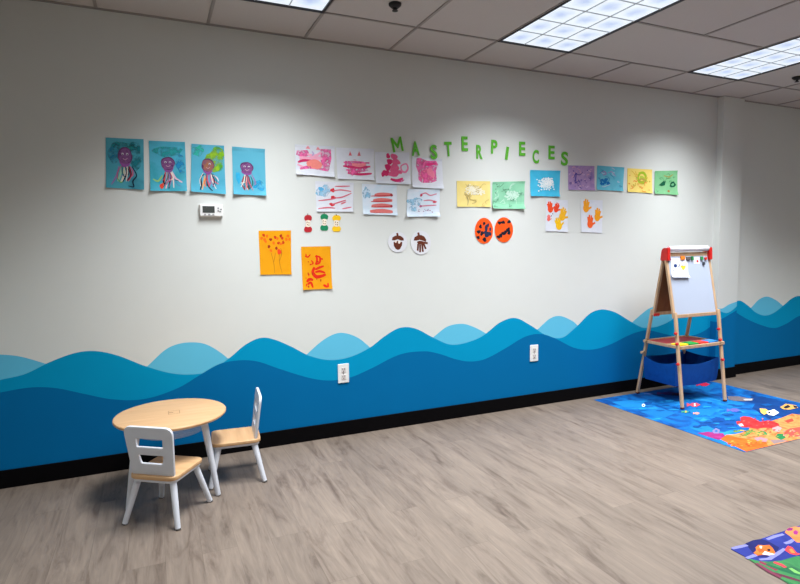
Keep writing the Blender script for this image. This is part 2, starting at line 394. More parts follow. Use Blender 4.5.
# ------------------------------------------------------------------ flat artwork on the wall
rng = random.Random(5)
class Sheet:
    """a paper sheet on the wall: corners given TL TR BR BL, paint laid on in (u right, v down)"""
    def __init__(self, name, label, cat, px, base, group=None, curl=.006, seed=0, outline=None, lift=.003):
        c = [on_wall(*q) for q in px]
        self.c = c; self.name = name; self.label = label; self.cat = cat; self.group = group
        self.curl = curl; self.lift = lift; self.seed = seed
        self.bm = bmesh.new(); self.mats = [base]; self.layer = 0
        if outline is None: self.grid()
        else: self.solid(outline)
    def off(self, u, v):
        k = self.curl; w = abs(2*u-1)
        a = max(0, (v-.72)/.28)**2*(.35+.65*w**2)*k + max(0, (.12-v)/.12)**2*w*k*.3
        return self.lift + a*1.6 + 0.0007*math.sin(u*5+self.seed)*math.sin(v*4+self.seed*2)*k/.006
    def P(self, u, v, d=0):
        a = self.c[0].lerp(self.c[1], u); b = self.c[3].lerp(self.c[2], u); p = a.lerp(b, v)
        return Vector((p.x, -(self.off(u, v)+d), p.z))
    def grid(self, n=12):
        G = []
        for d in (0, -.0007):
            G.append([[self.bm.verts.new(self.P(i/n, j/n, d)) for i in range(n+1)] for j in range(n+1)])
        for s, g in enumerate(G):
            for j in range(n):
                for i in range(n):
                    q = (g[j][i], g[j+1][i], g[j+1][i+1], g[j][i+1]); f = self.bm.faces.new(q if s == 0 else q[::-1])
        a, b = G
        for i in range(n):
            for q in ((a[0][i], a[0][i+1], b[0][i+1], b[0][i]), (a[n][i+1], a[n][i], b[n][i], b[n][i+1]), (a[i+1][0], a[i][0], b[i][0], b[i+1][0]), (a[i][n], a[i+1][n], b[i+1][n], b[i][n])):
                self.bm.faces.new(q)
    def solid(self, outline):
        f = [self.bm.verts.new(self.P(u, v)) for u, v in outline]; g = [self.bm.verts.new(self.P(u, v, -.0012)) for u, v in outline]
        self.bm.faces.new(f); self.bm.faces.new(g[::-1])
        for i in range(len(f)): j = (i+1) % len(f); self.bm.faces.new((f[i], g[i], g[j], f[j]))
    def m(self, col):
        mt = col if not isinstance(col, tuple) else mat('paint', col, .8, .10, 60, spec=.2)
        if mt not in self.mats: self.mats.append(mt)
        return self.mats.index(mt)
    def poly(self, pts, col):
        self.layer += 1; d = .0004+.00004*self.layer
        cu = sum(p[0] for p in pts)/len(pts); cv = sum(p[1] for p in pts)/len(pts)
        k = self.m(col)
        c = self.bm.verts.new(self.P(cu, cv, d)); vs = [self.bm.verts.new(self.P(u, v, d)) for u, v in pts]
        for i in range(len(vs)):
            f = self.bm.faces.new((c, vs[i], vs[(i+1) % len(vs)])); f.material_index = k
        return self
    def blob(self, u, v, ru, rv, col, jit=.15, n=18, rot=0):
        a0, a1, a2 = rng.random()*6, rng.random()*6, rng.random()*6
        pts = []
        for i in range(n):
            t = -2*math.pi*i/n
            k = 1+jit*(math.sin(2*t+a0)*.5+math.sin(3*t+a1)*.5+math.sin(5*t+a2)*.4)
            x, y = ru*k*math.cos(t), rv*k*math.sin(t)
            pts.append((u+x*math.cos(rot)-y*math.sin(rot), v+x*math.sin(rot)+y*math.cos(rot)))
        return self.poly(pts, col)
    def stroke(self, pts, w, col, taper=True):
        """brush stroke: smooth ribbon through pts (u, v), width w in u units"""
        self.layer += 1; d = .0004+.00004*self.layer; k = self.m(col)
        P = []
        for i in range(len(pts)-1):
            p0 = pts[max(0, i-1)]; p1 = pts[i]; p2 = pts[i+1]; p3 = pts[min(len(pts)-1, i+2)]
            for s in range(5):
                t = s/5
                P.append(tuple(.5*(2*p1[a]+(p2[a]-p0[a])*t+(2*p0[a]-5*p1[a]+4*p2[a]-p3[a])*t*t+(3*p1[a]-p0[a]-3*p2[a]+p3[a])*t**3) for a in (0, 1)))
        P.append(pts[-1])
        W = (self.c[1]-self.c[0]).length; Hh = (self.c[3]-self.c[0]).length
        rows = []
        for i, p in enumerate(P):
            a = P[max(0, i-1)]; b = P[min(len(P)-1, i+1)]
            dx, dy = (b[0]-a[0])*W, (b[1]-a[1])*Hh; l = math.hypot(dx, dy) or 1
            t = i/(len(P)-1); ww = w*W/2*(.55+.45*math.sin(math.pi*min(1, max(0, t))) if taper else 1)
            nx, ny = -dy/l*ww/W, dx/l*ww/Hh
            rows.append((self.bm.verts.new(self.P(p[0]+nx, p[1]+ny, d)), self.bm.verts.new(self.P(p[0]-nx, p[1]-ny, d))))
        for (a, b), (c, e) in zip(rows, rows[1:]):
            f = self.bm.faces.new((a, b, e, c)); f.material_index = k
        return self
    def specks(self, n, box_, r, cols):
        u0, v0, u1, v1 = box_
        for i in range(n): self.blob(rng.uniform(u0, u1), rng.uniform(v0, v1), r*rng.uniform(.6, 1.3), r*rng.uniform(.6, 1.3), cols[i % len(cols)], .2, 9)
        return self
    def hand(self, u, v, s, col, rot=0):
        """child's handprint: palm, four fingers and a thumb"""
        W = (self.c[1]-self.c[0]).length; Hh = (self.c[3]-self.c[0]).length; k = W/Hh
        def q(x, y): return (u+s*(x*math.cos(rot)-y*math.sin(rot)), v+s*k*(x*math.sin(rot)+y*math.cos(rot)))
        self.poly([q(.48*math.cos(-t*math.pi/8), .52*math.sin(-t*math.pi/8)) for t in range(16)], col)
        for a, l in ((-.42, .95), (-.14, 1.15), (.14, 1.1), (.42, .92)):
            self.stroke([q(.45*math.sin(a*1.6), -.3), q(l*math.sin(a)*1.05, -l*math.cos(a))], .24*s, col, False)
        self.stroke([q(.3, .05), q(.85, -.25)], .24*s, col, False)
        return self
    def done(self):
        o = obj(self.name, self.bm, self.mats, recalc=False, origin=tuple(sum((p for p in self.c), Vector())/4))
        return tag(o, self.label, self.cat, self.group)

W_PAPER = wash('white_paper', [(212,216,226), (224,227,235)], 12)
OCT = 'octopus paintings'
PUR = wash('purple_paint', [(96,56,100), (132,84,136), (84,44,92)], 60)
def octopus(s, u, v, ru, rv, col, arms, eye=True, smile=(200,160,170)):
    for pts, w, c in arms: s.stroke(pts, w*.8, c)
    for i in range(9):
        x = u+ru*rng.uniform(-1.1, 1.1); y = v+rv*1.2
        s.stroke([(x*.7+u*.3, y), (x+rng.uniform(-.05, .05), y+.14), (min(.93, max(.07, x+rng.uniform(-.14, .14))), min(.94, y+rng.uniform(.18, .34)))], rng.uniform(.02, .04), [(30,30,50), (150,120,170), (200,90,110), (230,220,210), (60,110,120)][i % 5])
    s.blob(u, v+rv*.75, ru*.75, rv*.62, (140,80,150), .12)
    s.blob(u, v, ru, rv, (92,48,92), .06, 22); s.blob(u, v+.01, ru*.9, rv*.9, col, .06, 22)
    if eye:
        for e in (-.33, .3):
            s.blob(u+ru*e, v-rv*.18, ru*.17, rv*.14, (206,202,210), .05, 10); s.blob(u+ru*e*1.02, v-rv*.13, ru*.08, rv*.08, (40,30,50), .05, 8)
        s.stroke([(u-ru*.3, v+rv*.3), (u, v+rv*.5), (u+ru*.35, v+rv*.28)], ru*.09, smile)
# octopus 1
s = Sheet('octopus_picture', 'dark teal painting of a purple octopus, leftmost paper on the wall', 'painting', [(105.7,137.7),(143.6,139.3),(144.2,189.9),(106.1,187.7)], wash('teal_wash', [(52,128,146), (74,158,176), (84,166,186)], 7, seed=1), OCT, .005, 1)
s.blob(.22,.3,.17,.2,wash('thin_wash', [(30,120,160),(50,140,170)], 15, alpha=.5),.2); s.blob(.75,.33,.2,.27,wash('thin_wash', [(24,118,130),(46,138,150)], 15, alpha=.5),.2); s.blob(.5,.16,.35,.09,wash('thin_wash', [(40,130,130),(50,146,150)], 15, alpha=.5),.2)
octopus(s, .5,.34,.19,.17,PUR,[([(.34,.55),(.27,.75),(.14,.93)],.06,(142,116,170)),([(.42,.55),(.36,.75),(.3,.86)],.07,(150,200,170)),([(.48,.55),(.46,.72),(.38,.88)],.06,(205,205,180)),([(.6,.55),(.65,.72),(.54,.84)],.07,(110,30,55)),([(.68,.55),(.8,.72),(.7,.84),(.72,.95),(.58,.94)],.05,(18,40,60)),([(.3,.8),(.38,.88),(.45,.84)],.04,(90,170,90))])
s.done()
s = Sheet('octopus_picture', 'turquoise painting of a purple octopus with red and black arms, second paper from left', 'painting', [(148.8,140.8),(184.9,142.2),(187,191.3),(150.4,191)], wash('aqua_wash', [(48,156,172), (82,178,204), (62,166,192)], 6, seed=4), OCT, .010, 2)
s.blob(.5,.2,.38,.11,wash('thin_wash', [(40,160,160),(60,178,180)], 12, alpha=.5),.2); s.blob(.85,.45,.12,.22,wash('thin_wash', [(30,140,200),(50,160,210)], 12, alpha=.5),.2)
octopus(s, .5,.44,.2,.13,PUR,[([(.34,.68),(.22,.8),(.08,.76)],.07,(150,200,120)),([(.42,.62),(.38,.8),(.3,.93)],.07,(216,90,70)),([(.48,.62),(.46,.82),(.42,.95)],.05,(240,200,190)),([(.54,.62),(.54,.8),(.5,.95)],.06,(24,24,44)),([(.62,.62),(.7,.74),(.88,.82)],.07,(222,190,210)),([(.4,.66),(.36,.8),(.42,.88)],.05,(30,20,30)),([(.6,.66),(.74,.86),(.86,.9)],.04,(90,150,190))])
s.blob(.31,.9,.06,.05,(220,70,50)); s.done()
s = Sheet('octopus_picture', 'sky blue octopus painting with a lime green splash, above the thermostat', 'painting', [(191.3,143.9),(223.9,145.8),(225.8,194.3),(190.8,191.7)], wash('blue_wash', [(78,168,196), (92,180,206)], 6, seed=8), OCT, .010, 3)
s.blob(.2,.14,.17,.12,wash('thin_wash', [(40,190,150),(70,200,190)], 20, alpha=.5),.25); s.blob(.72,.3,.27,.27,wash('lime_wash', [(110,180,30),(150,190,40),(80,170,50)], 20, alpha=.72),.22)
octopus(s, .49,.42,.19,.14,wash('gold_purple', [(170,110,60),(120,80,110)],40),[([(.38,.62),(.28,.68),(.3,.84),(.26,.95)],.06,(30,40,60)),([(.4,.64),(.36,.8),(.32,.94)],.06,(220,170,120)),([(.5,.62),(.46,.8),(.54,.9),(.62,.95)],.05,(30,40,60)),([(.56,.62),(.66,.74),(.8,.8)],.06,(214,120,140)),([(.46,.64),(.4,.78),(.42,.88)],.05,(222,110,50)),([(.6,.62),(.74,.66),(.8,.74)],.05,(230,210,215))])
s.done()
s = Sheet('octopus_picture', 'plain sky blue painting of a small purple octopus, rightmost of the octopus row', 'painting', [(231.9,146.6),(264.7,149.2),(266,195.9),(233.2,194.3)], wash('pale_blue_wash', [(88,172,198), (98,182,206)], 5, seed=11), OCT, .012, 4)
s.blob(.78,.78,.2,.11,wash('thin_wash', [(30,160,214),(60,176,222)], 20, alpha=.5),.25); s.blob(.16,.64,.07,.12,(50,170,214),.2)
octopus(s, .43,.42,.2,.12,PUR,[([(.34,.6),(.28,.76),(.34,.9)],.06,(150,60,60)),([(.4,.6),(.4,.78),(.46,.9)],.06,(224,190,170)),([(.48,.6),(.52,.76),(.48,.88)],.05,(60,70,80)),([(.54,.6),(.6,.74),(.52,.86)],.05,(40,110,100)),([(.36,.62),(.46,.72),(.42,.86)],.05,(210,80,60)),([(.5,.62),(.46,.7),(.52,.8)],.04,(120,40,60))])
s.done()

# orange sheets
OR = wash('orange_card', [(226,150,8), (234,160,16)], 10)
s = Sheet('tree_picture', 'orange paper with a red fingerprint tree on thin brown stems, below the thermostat', 'painting', [(258.5,230.8),(290.8,230.5),(291.3,274.4),(260.3,274.7)], OR, 'orange autumn paintings', .003, 5)
for pts in ([(.45,1-.02),(.44,.75),(.36,.5)], [(.7,.98),(.62,.72),(.62,.5)], [(.44,.72),(.5,.5)], [(.62,.7),(.7,.5),(.66,.4)]): s.stroke(pts, .022, (190,120,20))
for u, v, c in ((.08,.17,0),(.17,.2,0),(.25,.12,0),(.36,.2,1),(.5,.15,2),(.57,.18,0),(.68,.12,1),(.72,.17,2),(.85,.2,0),(.95,.2,0),(.3,.36,1),(.53,.4,1),(.6,.28,2),(.68,.3,0),(.75,.27,2),(.45,.28,0),(.36,.45,0),(.15,.1,2),(.62,.48,3),(.2,.24,0),(.9,.12,0)):
    s.blob(u, v, .045+(.03 if c == 3 else 0), .034+(.02 if c == 3 else 0), [(236,110,20),(160,40,20),(204,60,20),(236,70,30)][c], .25, 10)
s.done()
s = Sheet('brush_swirl_picture', 'orange paper with bold red brush swirls, below the green paper apple core', 'painting', [(300.8,246.7),(330.4,246.2),(332,288.6),(302.7,289.8)], OR, 'orange autumn paintings', .006, 6)
RD = (222,40,16)
s.stroke([(.5,.2),(.52,.32),(.46,.42)],.07,RD).stroke([(.5,.22),(.62,.26),(.6,.38),(.46,.42)],.07,RD).stroke([(.42,.48),(.36,.6),(.46,.7),(.62,.7),(.8,.66)],.12,RD).stroke([(.44,.54),(.56,.5),(.74,.46)],.08,RD).stroke([(.44,.6),(.6,.58),(.78,.62)],.08,RD)
s.stroke([(.14,.82),(.24,.76),(.36,.78)],.1,RD).stroke([(.16,.88),(.28,.84),(.34,.96)],.08,RD).stroke([(.7,.9),(.84,.96)],.08,RD).stroke([(.86,.86),(.86,.96)],.06,RD).stroke([(.12,.22),(.22,.24),(.3,.18)],.05,RD).stroke([(.32,.32),(.38,.38),(.32,.42)],.05,RD)
s.specks(16, (.1,.15,.9,.95), .025, [(190,60,20), RD]); s.done()

# apple cores
def apple_core(px, col, label, seed):
    x0, y0, x1, y1 = px
    out = []
    prof = [(.30,.0),(.12,.05),(.02,.16),(.06,.27),(.22,.35),(.25,.5),(.22,.66),(.06,.74),(.0,.85),(.08,.95),(.24,1.0)]
    out = prof+[(1-u, v) for u, v in prof[::-1]]
    s = Sheet('apple_core_art', label, 'paper cutout', [(x0,y0+2),(x1,y0+2),(x1,y1),(x0,y1)], mat('apple_card', col, .8, .06, 40), 'paper apple cores', .0, seed, outline=out)
    s.poly([(.22,.33),(.26,.5),(.22,.67),(.5,.71),(.78,.67),(.74,.5),(.78,.33),(.5,.29)], (238,226,206))
    for u, v in ((.38,.42),(.6,.45),(.42,.56),(.6,.59)): s.blob(u, v, .055, .04, (110,70,40), .05, 8)
    s.stroke([(.5,.02),(.44,-.08)], .09, (90,60,40), False)
    s.done()
apple_core((303.9,213,312,232.2), (176,30,40), 'red paper apple core, leftmost of the three', 1)
apple_core((320.1,212,328.3,230.6), (10,128,84), 'green paper apple core, middle of the three', 2)
apple_core((331.9,213.2,340.9,231.6), (240,192,20), 'yellow paper apple core, rightmost of the three', 3)

# pink paintings
PK = 'pink paintings on white paper'; MG = wash('magenta_paint', [(236,80,150), (240,110,172), (214,50,120)], 40, alpha=.78); PK2 = (244,170,196); DP = (206,50,104)
s = Sheet('pink_picture', 'pink pig painting filled with solid magenta, leftmost of the pink row', 'painting', [(294.6,144.6),(334.6,146.6),(334,177.2),(296.1,174.3)], W_PAPER, PK, .008, 7)
s.poly([(.64,.1),(.64,.5),(.7,.74),(.86,.78),(.92,.4),(.9,.1)], MG).poly([(.04,.2),(.02,.34),(.2,.42),(.34,.34),(.34,.24),(.3,.16)], MG)
s.stroke([(.1,.44),(.4,.46),(.68,.4)],.12,PK2).stroke([(.06,.58),(.2,.52),(.4,.5)],.06,DP).stroke([(.1,.8),(.4,.72),(.85,.8)],.08,MG).stroke([(.04,.66),(.24,.74),(.5,.68)],.05,PK2)
s.blob(.48,.62,.2,.16,(248,140,130),.08).stroke([(.3,.3),(.5,.34),(.66,.2)],.07,PK2)
s.poly([(.26,.12),(.32,-.02+.03),(.38,.12)], (236,150,160)).poly([(.52,.14),(.57,.03),(.64,.14)], (236,150,160)); s.stroke([(.42,.2),(.46,.28),(.42,.34)],.04,(190,170,210)); s.done()
s = Sheet('pink_picture', 'pink pig painting with small ears and wide magenta strokes, second of the pink row', 'painting', [(335.8,147.6),(373.8,149),(373.8,180.2),(337.4,178.9)], W_PAPER, PK, .005, 8)
s.poly([(.22,.42),(.2,.56),(.3,.66),(.28,.82),(.4,.88),(.56,.82),(.7,.7),(.84,.62),(.72,.42),(.5,.4)], MG)
for v, a, b in ((.46,.18,.88),(.58,.16,.9),(.7,.24,.84),(.8,.28,.94)): s.stroke([(a,v),((a+b)/2,v+.03),(b,v-.01)],.06,DP if v in (.58,.8) else MG)
s.stroke([(.4,.52),(.6,.54),(.78,.5)],.09,(246,140,150)).poly([(.32,.24),(.36,.1),(.41,.24)], (214,110,120)).poly([(.55,.24),(.6,.08),(.64,.24)], (214,110,120))
s.stroke([(.44,.36),(.52,.38)],.02,(200,150,170)); s.done()
s = Sheet('pink_picture', 'painting of pink blotches and loops on white paper, third of the pink row', 'painting', [(374.4,152),(409,152.6),(410.4,184.3),(375.7,183.2)], W_PAPER, PK, .006, 9)
for u, v, a, b in ((.38,.12,.06,.08),(.55,.14,.1,.1),(.42,.3,.08,.1),(.6,.3,.12,.1),(.36,.48,.08,.12),(.55,.5,.13,.16),(.3,.66,.1,.1),(.52,.68,.16,.1),(.7,.62,.08,.06),(.22,.7,.06,.08)): s.blob(u, v, a, b, DP if u < .5 else (226,96,140), .2, 12)
s.stroke([(.78,.4),(.9,.36),(.94,.5),(.86,.62),(.76,.58),(.74,.44),(.84,.36)],.05,(236,130,170)).stroke([(.42,.85),(.6,.9),(.78,.82)],.08,DP).stroke([(.5,.95-.04),(.7,.92),(.82,.86)],.05,MG); s.done()
s = Sheet('pink_picture', 'painting of one solid pink square on white paper, rightmost of the pink row', 'painting', [(411.6,157),(441.6,158.8),(443.2,189),(412,187.3)], W_PAPER, PK, .008, 10)
s.poly([(.15,.02),(.13,.3),(.2,.5),(.2,.72),(.3,.84),(.6,.82),(.8,.74),(.78,.4),(.86,.2),(.8,.08),(.5,.1),(.3,.02)], MG)
s.blob(.5,.55,.26,.2,(246,130,160),.15); s.stroke([(.2,.14),(.5,.22),(.8,.16)],.08,(228,50,130)); s.done()

# red and blue striped paintings
RB = 'red striped paintings on white paper'; BW = wash('blue_white_wash', [(206,226,240), (226,232,242)], 14); SK = (200,72,84); BL = wash('sky_paint', [(110,186,222), (170,212,236)], 30, alpha=.5)
s = Sheet('striped_picture', 'white painting with blue splash and red brush marks, under the two leftmost pink sheets', 'painting', [(315,181.2),(353.6,182.8),(352.8,211.8),(316.6,211.7)], W_PAPER, RB, .004, 11)
s.blob(.2,.32,.18,.2,BL,.25); s.blob(.14,.25,.07,.07,(90,170,214),.2)
for (u, v) in ((.44,.28),(.46,.52),(.42,.76)): s.blob(u, v, .07, .06, (206,46,60), .3, 10)
for pts in ([(.45,.3),(.66,.26),(.94,.3)],[(.48,.54),(.7,.5),(.95,.36)],[(.42,.76),(.56,.7),(.8,.6)],[(.06,.64),(.3,.6),(.5,.56)],[(.04,.9),(.3,.86),(.5,.88)],[(.66,.74),(.8,.66)],[(.7,.9),(.95,.84)],[(.5,.15),(.9,.12)]): s.stroke(pts,.035,(212,110,126))
s.done()
s = Sheet('striped_picture', 'white painting with four wide horizontal red stripes, middle of the striped row', 'painting', [(361.7,183.8),(396.5,185.4),(397.2,215.4),(362.9,214.2)], BW, RB, .006, 12)
s.blob(.12,.3,.1,.2,BL,.3)
for i, v in enumerate((.34,.52,.7,.88)): s.stroke([(.3-.05*i+.05,v+.02),(.55,v-.01),(.86,v-.02+.01*i)],.11,(220,120,116)); s.stroke([(.24,v+.05),(.6,v+.03),(.84,v)],.035,(190,60,70))
s.blob(.84,.33,.04,.05,(160,50,60)); s.blob(.83,.7,.03,.05,(160,40,60)); s.done()
s = Sheet('striped_picture', 'pale blue painting with faint thin red marks, rightmost of the striped row', 'painting', [(407.4,188.9),(439.8,189.6),(439,216.5),(406.2,216.7)], BW, RB, .012, 13)
s.blob(.24,.46,.2,.16,BL,.3); s.blob(.2,.7,.12,.1,BL,.3)
for pts in ([(.4,.2),(.55,.14),(.7,.22),(.9,.16)],[(.5,.42),(.7,.4),(.92,.46)],[(.4,.62),(.6,.6),(.9,.58)]): s.stroke(pts,.04,(206,130,150))
s.blob(.42,.22,.04,.05,(190,60,90)); s.blob(.84,.46,.06,.04,(206,70,90)); s.blob(.42,.62,.05,.04,(170,90,130)); s.specks(12,(.35,.72,.85,.85),.018,[(160,130,160)]); s.done()

# acorn discs and pumpkins
def disc(n=32): return [(.5+.5*math.cos(-2*math.pi*i/n), .5+.5*math.sin(-2*math.pi*i/n)) for i in range(n)]
PL = mat('paper_plate', (218,219,224), .8, .02, 30); BR = wash('brown_paint', [(88,40,26), (112,56,38)], 60)
s = Sheet('acorn_art', 'round white paper with a solid brown acorn shape, left of the pair', 'paper cutout', [(387.8,231.6),(407,231.9),(407,252.6),(387.8,252.2)], PL, 'round acorn prints', 0, 1, outline=disc(), lift=.004)
s.poly([(.2,.42),(.22,.28),(.36,.2),(.5,.17),(.66,.2),(.8,.3),(.82,.42),(.66,.42),(.5,.36),(.34,.42)], BR).stroke([(.5,.18),(.47,.06)],.1,BR,False)
s.poly([(.28,.5),(.3,.68),(.4,.84),(.52,.88),(.62,.84),(.72,.66),(.74,.5),(.5,.44)], BR).blob(.4,.48,.06,.06,(236,220,210)); s.blob(.58,.5,.06,.08,(236,224,214)); s.done()
s = Sheet('acorn_art', 'round white paper with a brown acorn cap over a handprint, right of the pair', 'paper cutout', [(410.6,230.4),(430.6,230.8),(430.6,254.8),(410.6,254.4)], PL, 'round acorn prints', 0, 2, outline=disc(), lift=.004)
s.poly([(.14,.42),(.18,.28),(.34,.2),(.5,.18),(.66,.24),(.76,.36),(.76,.46),(.6,.42),(.44,.38),(.28,.42)], BR).stroke([(.4,.2),(.36,.08)],.1,BR,False)
s.blob(.48,.5,.17,.08,BR)
for a in ((.36,.56,.34,.84),(.46,.58,.46,.9),(.56,.56,.6,.88),(.62,.52,.74,.76),(.66,.5,.84,.52)): s.stroke([a[:2], a[2:]],.09,BR,False)
s.done()
PO = wash('orange_paint', [(236,78,14), (246,92,26)], 12); BKP = (24,26,40)
s = Sheet('pumpkin_art', 'orange paper pumpkin with a dense cluster of dark blots, left of the pair', 'paper cutout', [(474.7,217.8),(492.8,217.8),(492.8,243.7),(474.7,243.7)], PO, 'orange paper pumpkins', 0, 1, outline=disc(), lift=.004)
for u, v, a, b in ((.5,.22,.08,.06),(.3,.34,.09,.07),(.62,.4,.1,.14),(.2,.54,.1,.08),(.38,.6,.1,.09),(.64,.62,.15,.14),(.84,.44,.07,.06),(.84,.62,.07,.08),(.18,.76,.08,.07),(.52,.84,.12,.08),(.72,.28,.07,.06)): s.blob(u, v, a, b, BKP if u < .6 else (40,46,76), .3, 11)
s.done()
s = Sheet('pumpkin_art', 'orange paper pumpkin with one slanting row of dark dots, right of the pair', 'paper cutout', [(494.4,217.3),(512.7,217.3),(512.7,242.4),(494.4,242.4)], PO, 'orange paper pumpkins', 0, 2, outline=disc(), lift=.004)
for u, v in ((.26,.22),(.46,.2),(.78,.18),(.22,.78),(.34,.72),(.46,.64),(.58,.6),(.7,.52),(.78,.62),(.74,.48)): s.blob(u, v, .095, .075, BKP, .3, 11)
s.done()

# small square paintings
SQ = 'small square paintings to the right'
def scribble(s, n, col, w=.02, box_=(.08,.1,.92,.9)):
    for i in range(n):
        u, v = rng.uniform(box_[0], box_[2]), rng.uniform(box_[1], box_[3])
        pts = [(u, v)]
        for k in range(3): pts.append((min(.97, max(.03, pts[-1][0]+rng.uniform(-.12, .12))), min(.95, max(.05, pts[-1][1]+rng.uniform(-.12, .12)))))
        s.stroke(pts, w, col[i % len(col)])
def flake(s, u, v, ru, rv, col, n=16):
    for i in range(n):
        a = 2*math.pi*i/n+rng.uniform(-.15, .15); k = rng.uniform(.55, 1)
        s.stroke([(u+ru*.2*math.cos(a+.5), v+rv*.2*math.sin(a+.5)), (u+ru*k*math.cos(a), v+rv*k*math.sin(a))], .03, col); s.blob(u+ru*k*math.cos(a+.3), v+rv*k*math.sin(a+.3), .03, .03, col, .3, 8)
    s.blob(u, v, ru*.22, rv*.22, col, .3)
s = Sheet('square_picture', 'pale yellow paper with a white paint burst, left of the light green one', 'painting', [(456.5,180.8),(490,181.3),(490.4,207),(456.9,206.7)], wash('yellow_wash', [(228,206,122), (236,216,140)], 10), SQ, .004, 14)
flake(s, .5,.34,.28,.22,(232,226,200)); flake(s,.62,.42,.22,.16,(236,230,206),10); scribble(s,12,[(206,184,110),(190,170,110)]); s.stroke([(.3,.95),(.32,.75),(.28,.6)],.02,(150,140,100)); s.done()
s = Sheet('square_picture', 'light green paper with a white paint burst, above the orange pumpkins', 'painting', [(492.2,182),(524.7,181.3),(523.6,209),(491.9,208.5)], wash('green_wash', [(128,196,158), (150,212,176)], 10), SQ, .014, 15)
flake(s,.6,.5,.24,.2,(196,228,210)); scribble(s,18,[(104,160,128),(180,222,200)]); s.specks(10,(.1,.1,.6,.5),.02,[(90,140,110)]); s.done()
s = Sheet('square_picture', 'bright blue paper with a white snowflake burst, left of the purple paper', 'painting', [(529.8,170),(560,170.8),(559,196.7),(530.1,196.2)], wash('cyan_wash', [(60,176,214), (74,190,226)], 10), SQ, .008, 16)
flake(s,.52,.54,.32,.26,(226,240,246),18); flake(s,.62,.44,.2,.2,(236,246,250),10); s.specks(12,(.2,.3,.9,.8),.025,[(226,240,246)]); s.done()
s = Sheet('square_picture', 'purple speckled paper between the bright blue and teal papers', 'painting', [(567.9,165.5),(594.1,166.1),(594.5,190.6),(567.9,189.8)], wash('lilac_wash', [(150,128,184), (178,146,190), (140,120,180)], 14), SQ, .003, 17)
scribble(s,16,[(104,86,150),(206,160,180),(196,170,206)],.03); s.stroke([(.2,.5),(.3,.3),(.26,.7),(.36,.6)],.04,(84,70,150)); s.specks(14,(.1,.1,.9,.9),.03,[(120,96,160),(206,170,190)]); s.done()
s = Sheet('square_picture', 'teal blue paper with dark blue blots, right beside the purple paper', 'painting', [(596.8,165.5),(624,167.5),(622.6,191.3),(596.2,189.8)], wash('teal_blue_wash', [(86,174,198), (110,190,210)], 10), SQ, .006, 18)
for u, v in ((.18,.6),(.3,.66),(.42,.7),(.2,.74),(.34,.56)): s.blob(u, v, .08, .07, (20,110,176), .3, 10)
s.stroke([(.15,.3),(.25,.22),(.34,.32),(.22,.38)],.04,(150,130,180)).stroke([(.4,.28),(.55,.22),(.7,.4)],.03,(160,140,190)); scribble(s,10,[(70,140,180),(170,190,210)],.025); s.done()
s = Sheet('square_picture', 'yellow paper with a green ring, left of the green paper with dark blots', 'painting', [(627.1,168.2),(651.9,169.6),(651.9,193.3),(627.1,191.9)], wash('warm_yellow_wash', [(238,208,104), (244,220,126)], 10), SQ, .004, 19)
s.stroke([(.45,.2),(.64,.16),(.74,.34),(.66,.56),(.48,.54),(.42,.34),(.5,.2)],.1,(160,186,40)); s.blob(.58,.38,.1,.1,(186,200,70)); scribble(s,14,[(232,150,60),(220,180,70),(190,150,80)],.03); s.specks(12,(.05,.3,.95,.95),.03,[(230,150,70),(200,170,60)]); s.done()
s = Sheet('square_picture', 'green paper with two dark green blots, rightmost painting on the wall', 'painting', [(654.5,171),(677.2,170.6),(677.2,195),(654.1,193.7)], wash('leaf_green_wash', [(116,184,130), (136,198,146)], 10), SQ, .008, 20)
s.poly([(.18,.62),(.4,.42),(.48,.44),(.44,.62),(.3,.66)], (14,90,60)).poly([(.64,.66),(.7,.48),(.82,.44),(.94,.58),(.86,.68),(.72,.7)], (14,90,60)); s.blob(.78,.58,.06,.05,(110,180,130))
s.stroke([(.4,.2),(.6,.26),(.8,.16)],.04,(160,150,80)).stroke([(.5,.34),(.7,.3)],.03,(90,140,90)); s.blob(.6,.86,.05,.05,(170,120,70)); scribble(s,6,[(96,160,110)],.025); s.done()
# handprints
HP = 'white papers with handprints'
s = Sheet('handprint_picture', 'white paper with red and yellow handprints, under the bright blue paper', 'painting', [(546,199.5),(567.7,200.3),(567.3,232),(545,231.1)], W_PAPER, HP, .003, 21)
s.hand(.2,.3,.25,(240,80,40),-.2).hand(.46,.3,.22,(236,70,40),.3).hand(.13,.62,.15,(240,110,100),.1).hand(.74,.52,.3,(240,180,40),.3).hand(.6,.82,.28,(244,190,30),-.3); s.specks(3,(.2,.42,.4,.52),.02,[(60,60,70)]); s.done()
s = Sheet('handprint_picture', 'white paper with three orange handprints, under the teal and purple papers', 'painting', [(580.3,199.5),(602.4,200.5),(601.7,232.9),(581.1,232.1)], W_PAPER, HP, .002, 22)
s.hand(.24,.26,.28,(244,160,40),.1).hand(.76,.52,.28,(244,160,30),.15).hand(.42,.74,.28,(240,96,40),.05); s.done()

